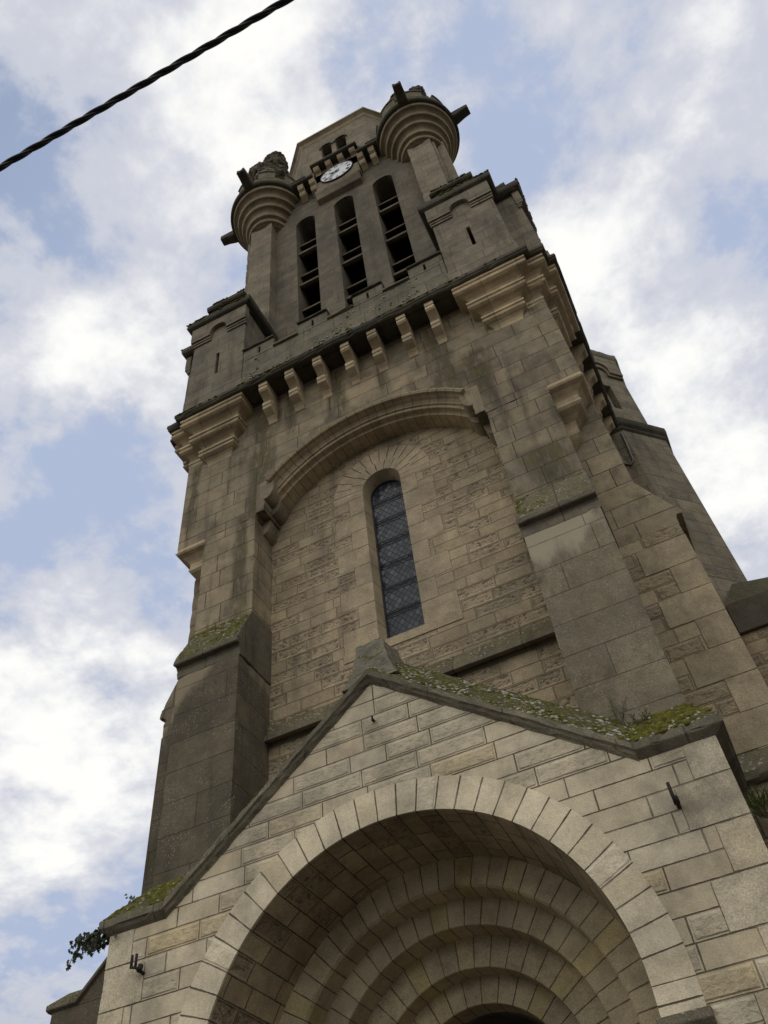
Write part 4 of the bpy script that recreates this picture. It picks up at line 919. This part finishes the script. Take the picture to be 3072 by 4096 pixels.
def weed(base,hgt,ns,seed,label,mat='weed',spread=.35,ls=(.02,.035),name='wall_weed',blade=False):
    random.seed(seed); W=empty(name,base,label,'plant'); st=MB(); lf=MB()
    for k in range(ns):
        dv=Vector((random.uniform(-spread,spread),random.uniform(-spread,spread*.4),1)).normalized(); p=Vector(base)+Vector((random.uniform(-.05,.05),random.uniform(-.03,.03),0)); pts=[p]
        m_=random.randint(5,8)
        for j in range(m_):
            dv=(dv+Vector((random.uniform(-.25,.25),random.uniform(-.25,.2),.05 if not blade else -.12*j/3))).normalized(); pts.append(pts[-1]+dv*hgt/m_*random.uniform(.7,1.2))
        if blade:
            w0=random.uniform(.006,.012)
            for j in range(len(pts)-1):
                s=Vector((1,.2,0))*w0*(1-j/len(pts)); s2=Vector((1,.2,0))*w0*(1-(j+1)/len(pts)); lf.add([pts[j]-s,pts[j]+s,pts[j+1]+s2,pts[j+1]-s2],[(0,1,2,3)])
            continue
        st.tube(pts,[.0045*(1-.6*j/len(pts)) for j in range(len(pts))],5)
        for q in pts[1:]:
            for _ in range(3):
                pl=leafpoly(q+Vector((random.uniform(-.02,.02),random.uniform(-.02,.02),random.uniform(-.015,.02))),(random.uniform(-1,1),-1,random.uniform(-.2,.8)),(random.uniform(-1,1),0,random.uniform(.2,1)),random.uniform(*ls),False); lf.add(pl,[tuple(range(len(pl)))])
    if st.v: st.build('stem','stem',W,merge=False)
    lf.build('leaves',mat,W,merge=False)
weed((2.36,-.40,4.44),.30,5,3,'taller straggly weed growing in the valley of the right porch coping')
weed((2.52,-.38,4.40),.14,7,4,'low bushy weed right beside the taller one on the porch coping',spread=.8)
weed((3.22,.30,3.60),.28,70,8,'tuft of green grass in the corner right of the porch','fern',spread=1.0,name='grass_tuft',blade=True)
weed((3.25,.25,3.56),.30,8,9,'dry drooping stems hanging below the grass tuft at right','stem',spread=1.2,name='dry_weed',blade=True)

# ------------------------------------------------------------------ overhead cable
random.seed(2)
ca=MB(); x0,x1=-14.,18.; ns=1400
for k in range(3):
    pts=[]
    for i in range(ns+1):
        x=x0+(x1-x0)*i/ns; ph=x*2*PI/.42+2*PI*k/3
        zc=5.0+.0012*((x-1.6)**2); yc=-6.775+.012*(x-.7)
        pts.append((x,yc+.0095*math.cos(ph),zc+.0095*math.sin(ph)))
    ca.tube(pts,.0095,8)
tag(ca.build('overhead_cable','cable',None,merge=False),'black twisted overhead cable crossing the sky in front of the tower','cable')

# ------------------------------------------------------------------ moss cushions and lichen on the ledges
random.seed(21)
ICO=bmesh.new(); bmesh.ops.create_icosphere(ICO,subdivisions=2,radius=1.0); IV=[v.co.copy() for v in ICO.verts]; IF=[tuple(v.index for v in f.verts) for f in ICO.faces]; ICO.free()
def blob(m,p,nrm,r,flat):
    n_=Vector(nrm).normalized(); a=n_.orthogonal().normalized(); b=n_.cross(a); ph=random.random()*6; e=random.uniform(.7,1.4)
    m.add([Vector(p)+a*(v.x*r*e*(1+.18*math.sin(5*v.y+ph)))+b*(v.y*r*(1+.18*math.cos(4*v.x+ph)))+n_*(v.z*r*flat) for v in IV],IF,None,True)
from mathutils import noise as mno
def carpet(m,l,fn,nrm,count,rmin,rmax,thr,lich=0.):
    for _ in range(count):
        s_,t_=random.random(),random.random(); p=Vector(fn(s_,t_)); q=mno.fractal(p*3.1,1.0,2.0,4)
        if q<thr: continue
        if random.random()<lich: blob(l,p,nrm,random.uniform(.008,.022),.35)
        else: blob(m,p,nrm,random.uniform(rmin,rmax),random.uniform(.35,.7))
mo=MB(); li=MB()
slopeN=(.42,-.66,.62)
carpet(mo,li,lambda s,t:(2.42*s,-.735+.43*t,5.91-1.86*s+.02+.44*t),slopeN,1500,.008,.026,-.02,.5)
carpet(mo,li,lambda s,t:(-2.42*s,-.735+.43*t,5.91-1.86*s+.02+.44*t),(-.42,-.66,.62),500,.008,.022,.0,.1)
carpet(mo,li,lambda s,t:(2.42+(.75-.22*t)*s,-.745+.47*t,4.06+.47*t),(0,-.7,.7),900,.010,.034,-.22,.3)
carpet(mo,li,lambda s,t:(-2.42-(.75-.22*t)*s,-.745+.47*t,4.06+.47*t),(0,-.7,.7),700,.008,.026,-.15,.16)
carpet(mo,li,lambda s,t:(-2.02-.95*s,-.35+.34*t,7.63+.71*t),(0,-.9,.42),500,.010,.026,-.05,.12)
carpet(mo,li,lambda s,t:(2.03+.35*s*s,-.35+.34*t,7.63+.71*t),(0,-.9,.42),160,.010,.026,-.1,.1)
# along the edges of the parapet and the pavilion caps
for sx in(-1,1):
    carpet(mo,li,lambda s,t:(sx*(2.0+1.63*s),-.575+.02*t,17.27+.07*t),(0,-.6,.8),160,.015,.04,-.1,.05)
    carpet(mo,li,lambda s,t:(sx*(4.075),-.13+1.6*s,17.27+.07*t),(sx,0,.6),160,.015,.045,-.2,.0)
    carpet(mo,li,lambda s,t:(sx*(2.3+1.0*s),-.375,18.16+.06*t),(0,-.6,.8),90,.012,.03,-.1,.05)
carpet(mo,li,lambda s,t:(-3.55+7.1*s,-.50+.03*t,13.79+.05*t),(0,-.7,.7),420,.012,.032,.0,.15)
carpet(mo,li,lambda s,t:(-2.1+4.2*s,-.43,13.95+.75*t*t),(0,-1,.1),420,.008,.022,.05,.6)
tag(mo.build('moss','moss',None,merge=False),'yellow green moss cushions along the copings and ledges','moss',kind='stuff')
tag(li.build('lichen','lichen',None,merge=False),'pale grey lichen crusts dotted over the copings','lichen',kind='stuff')
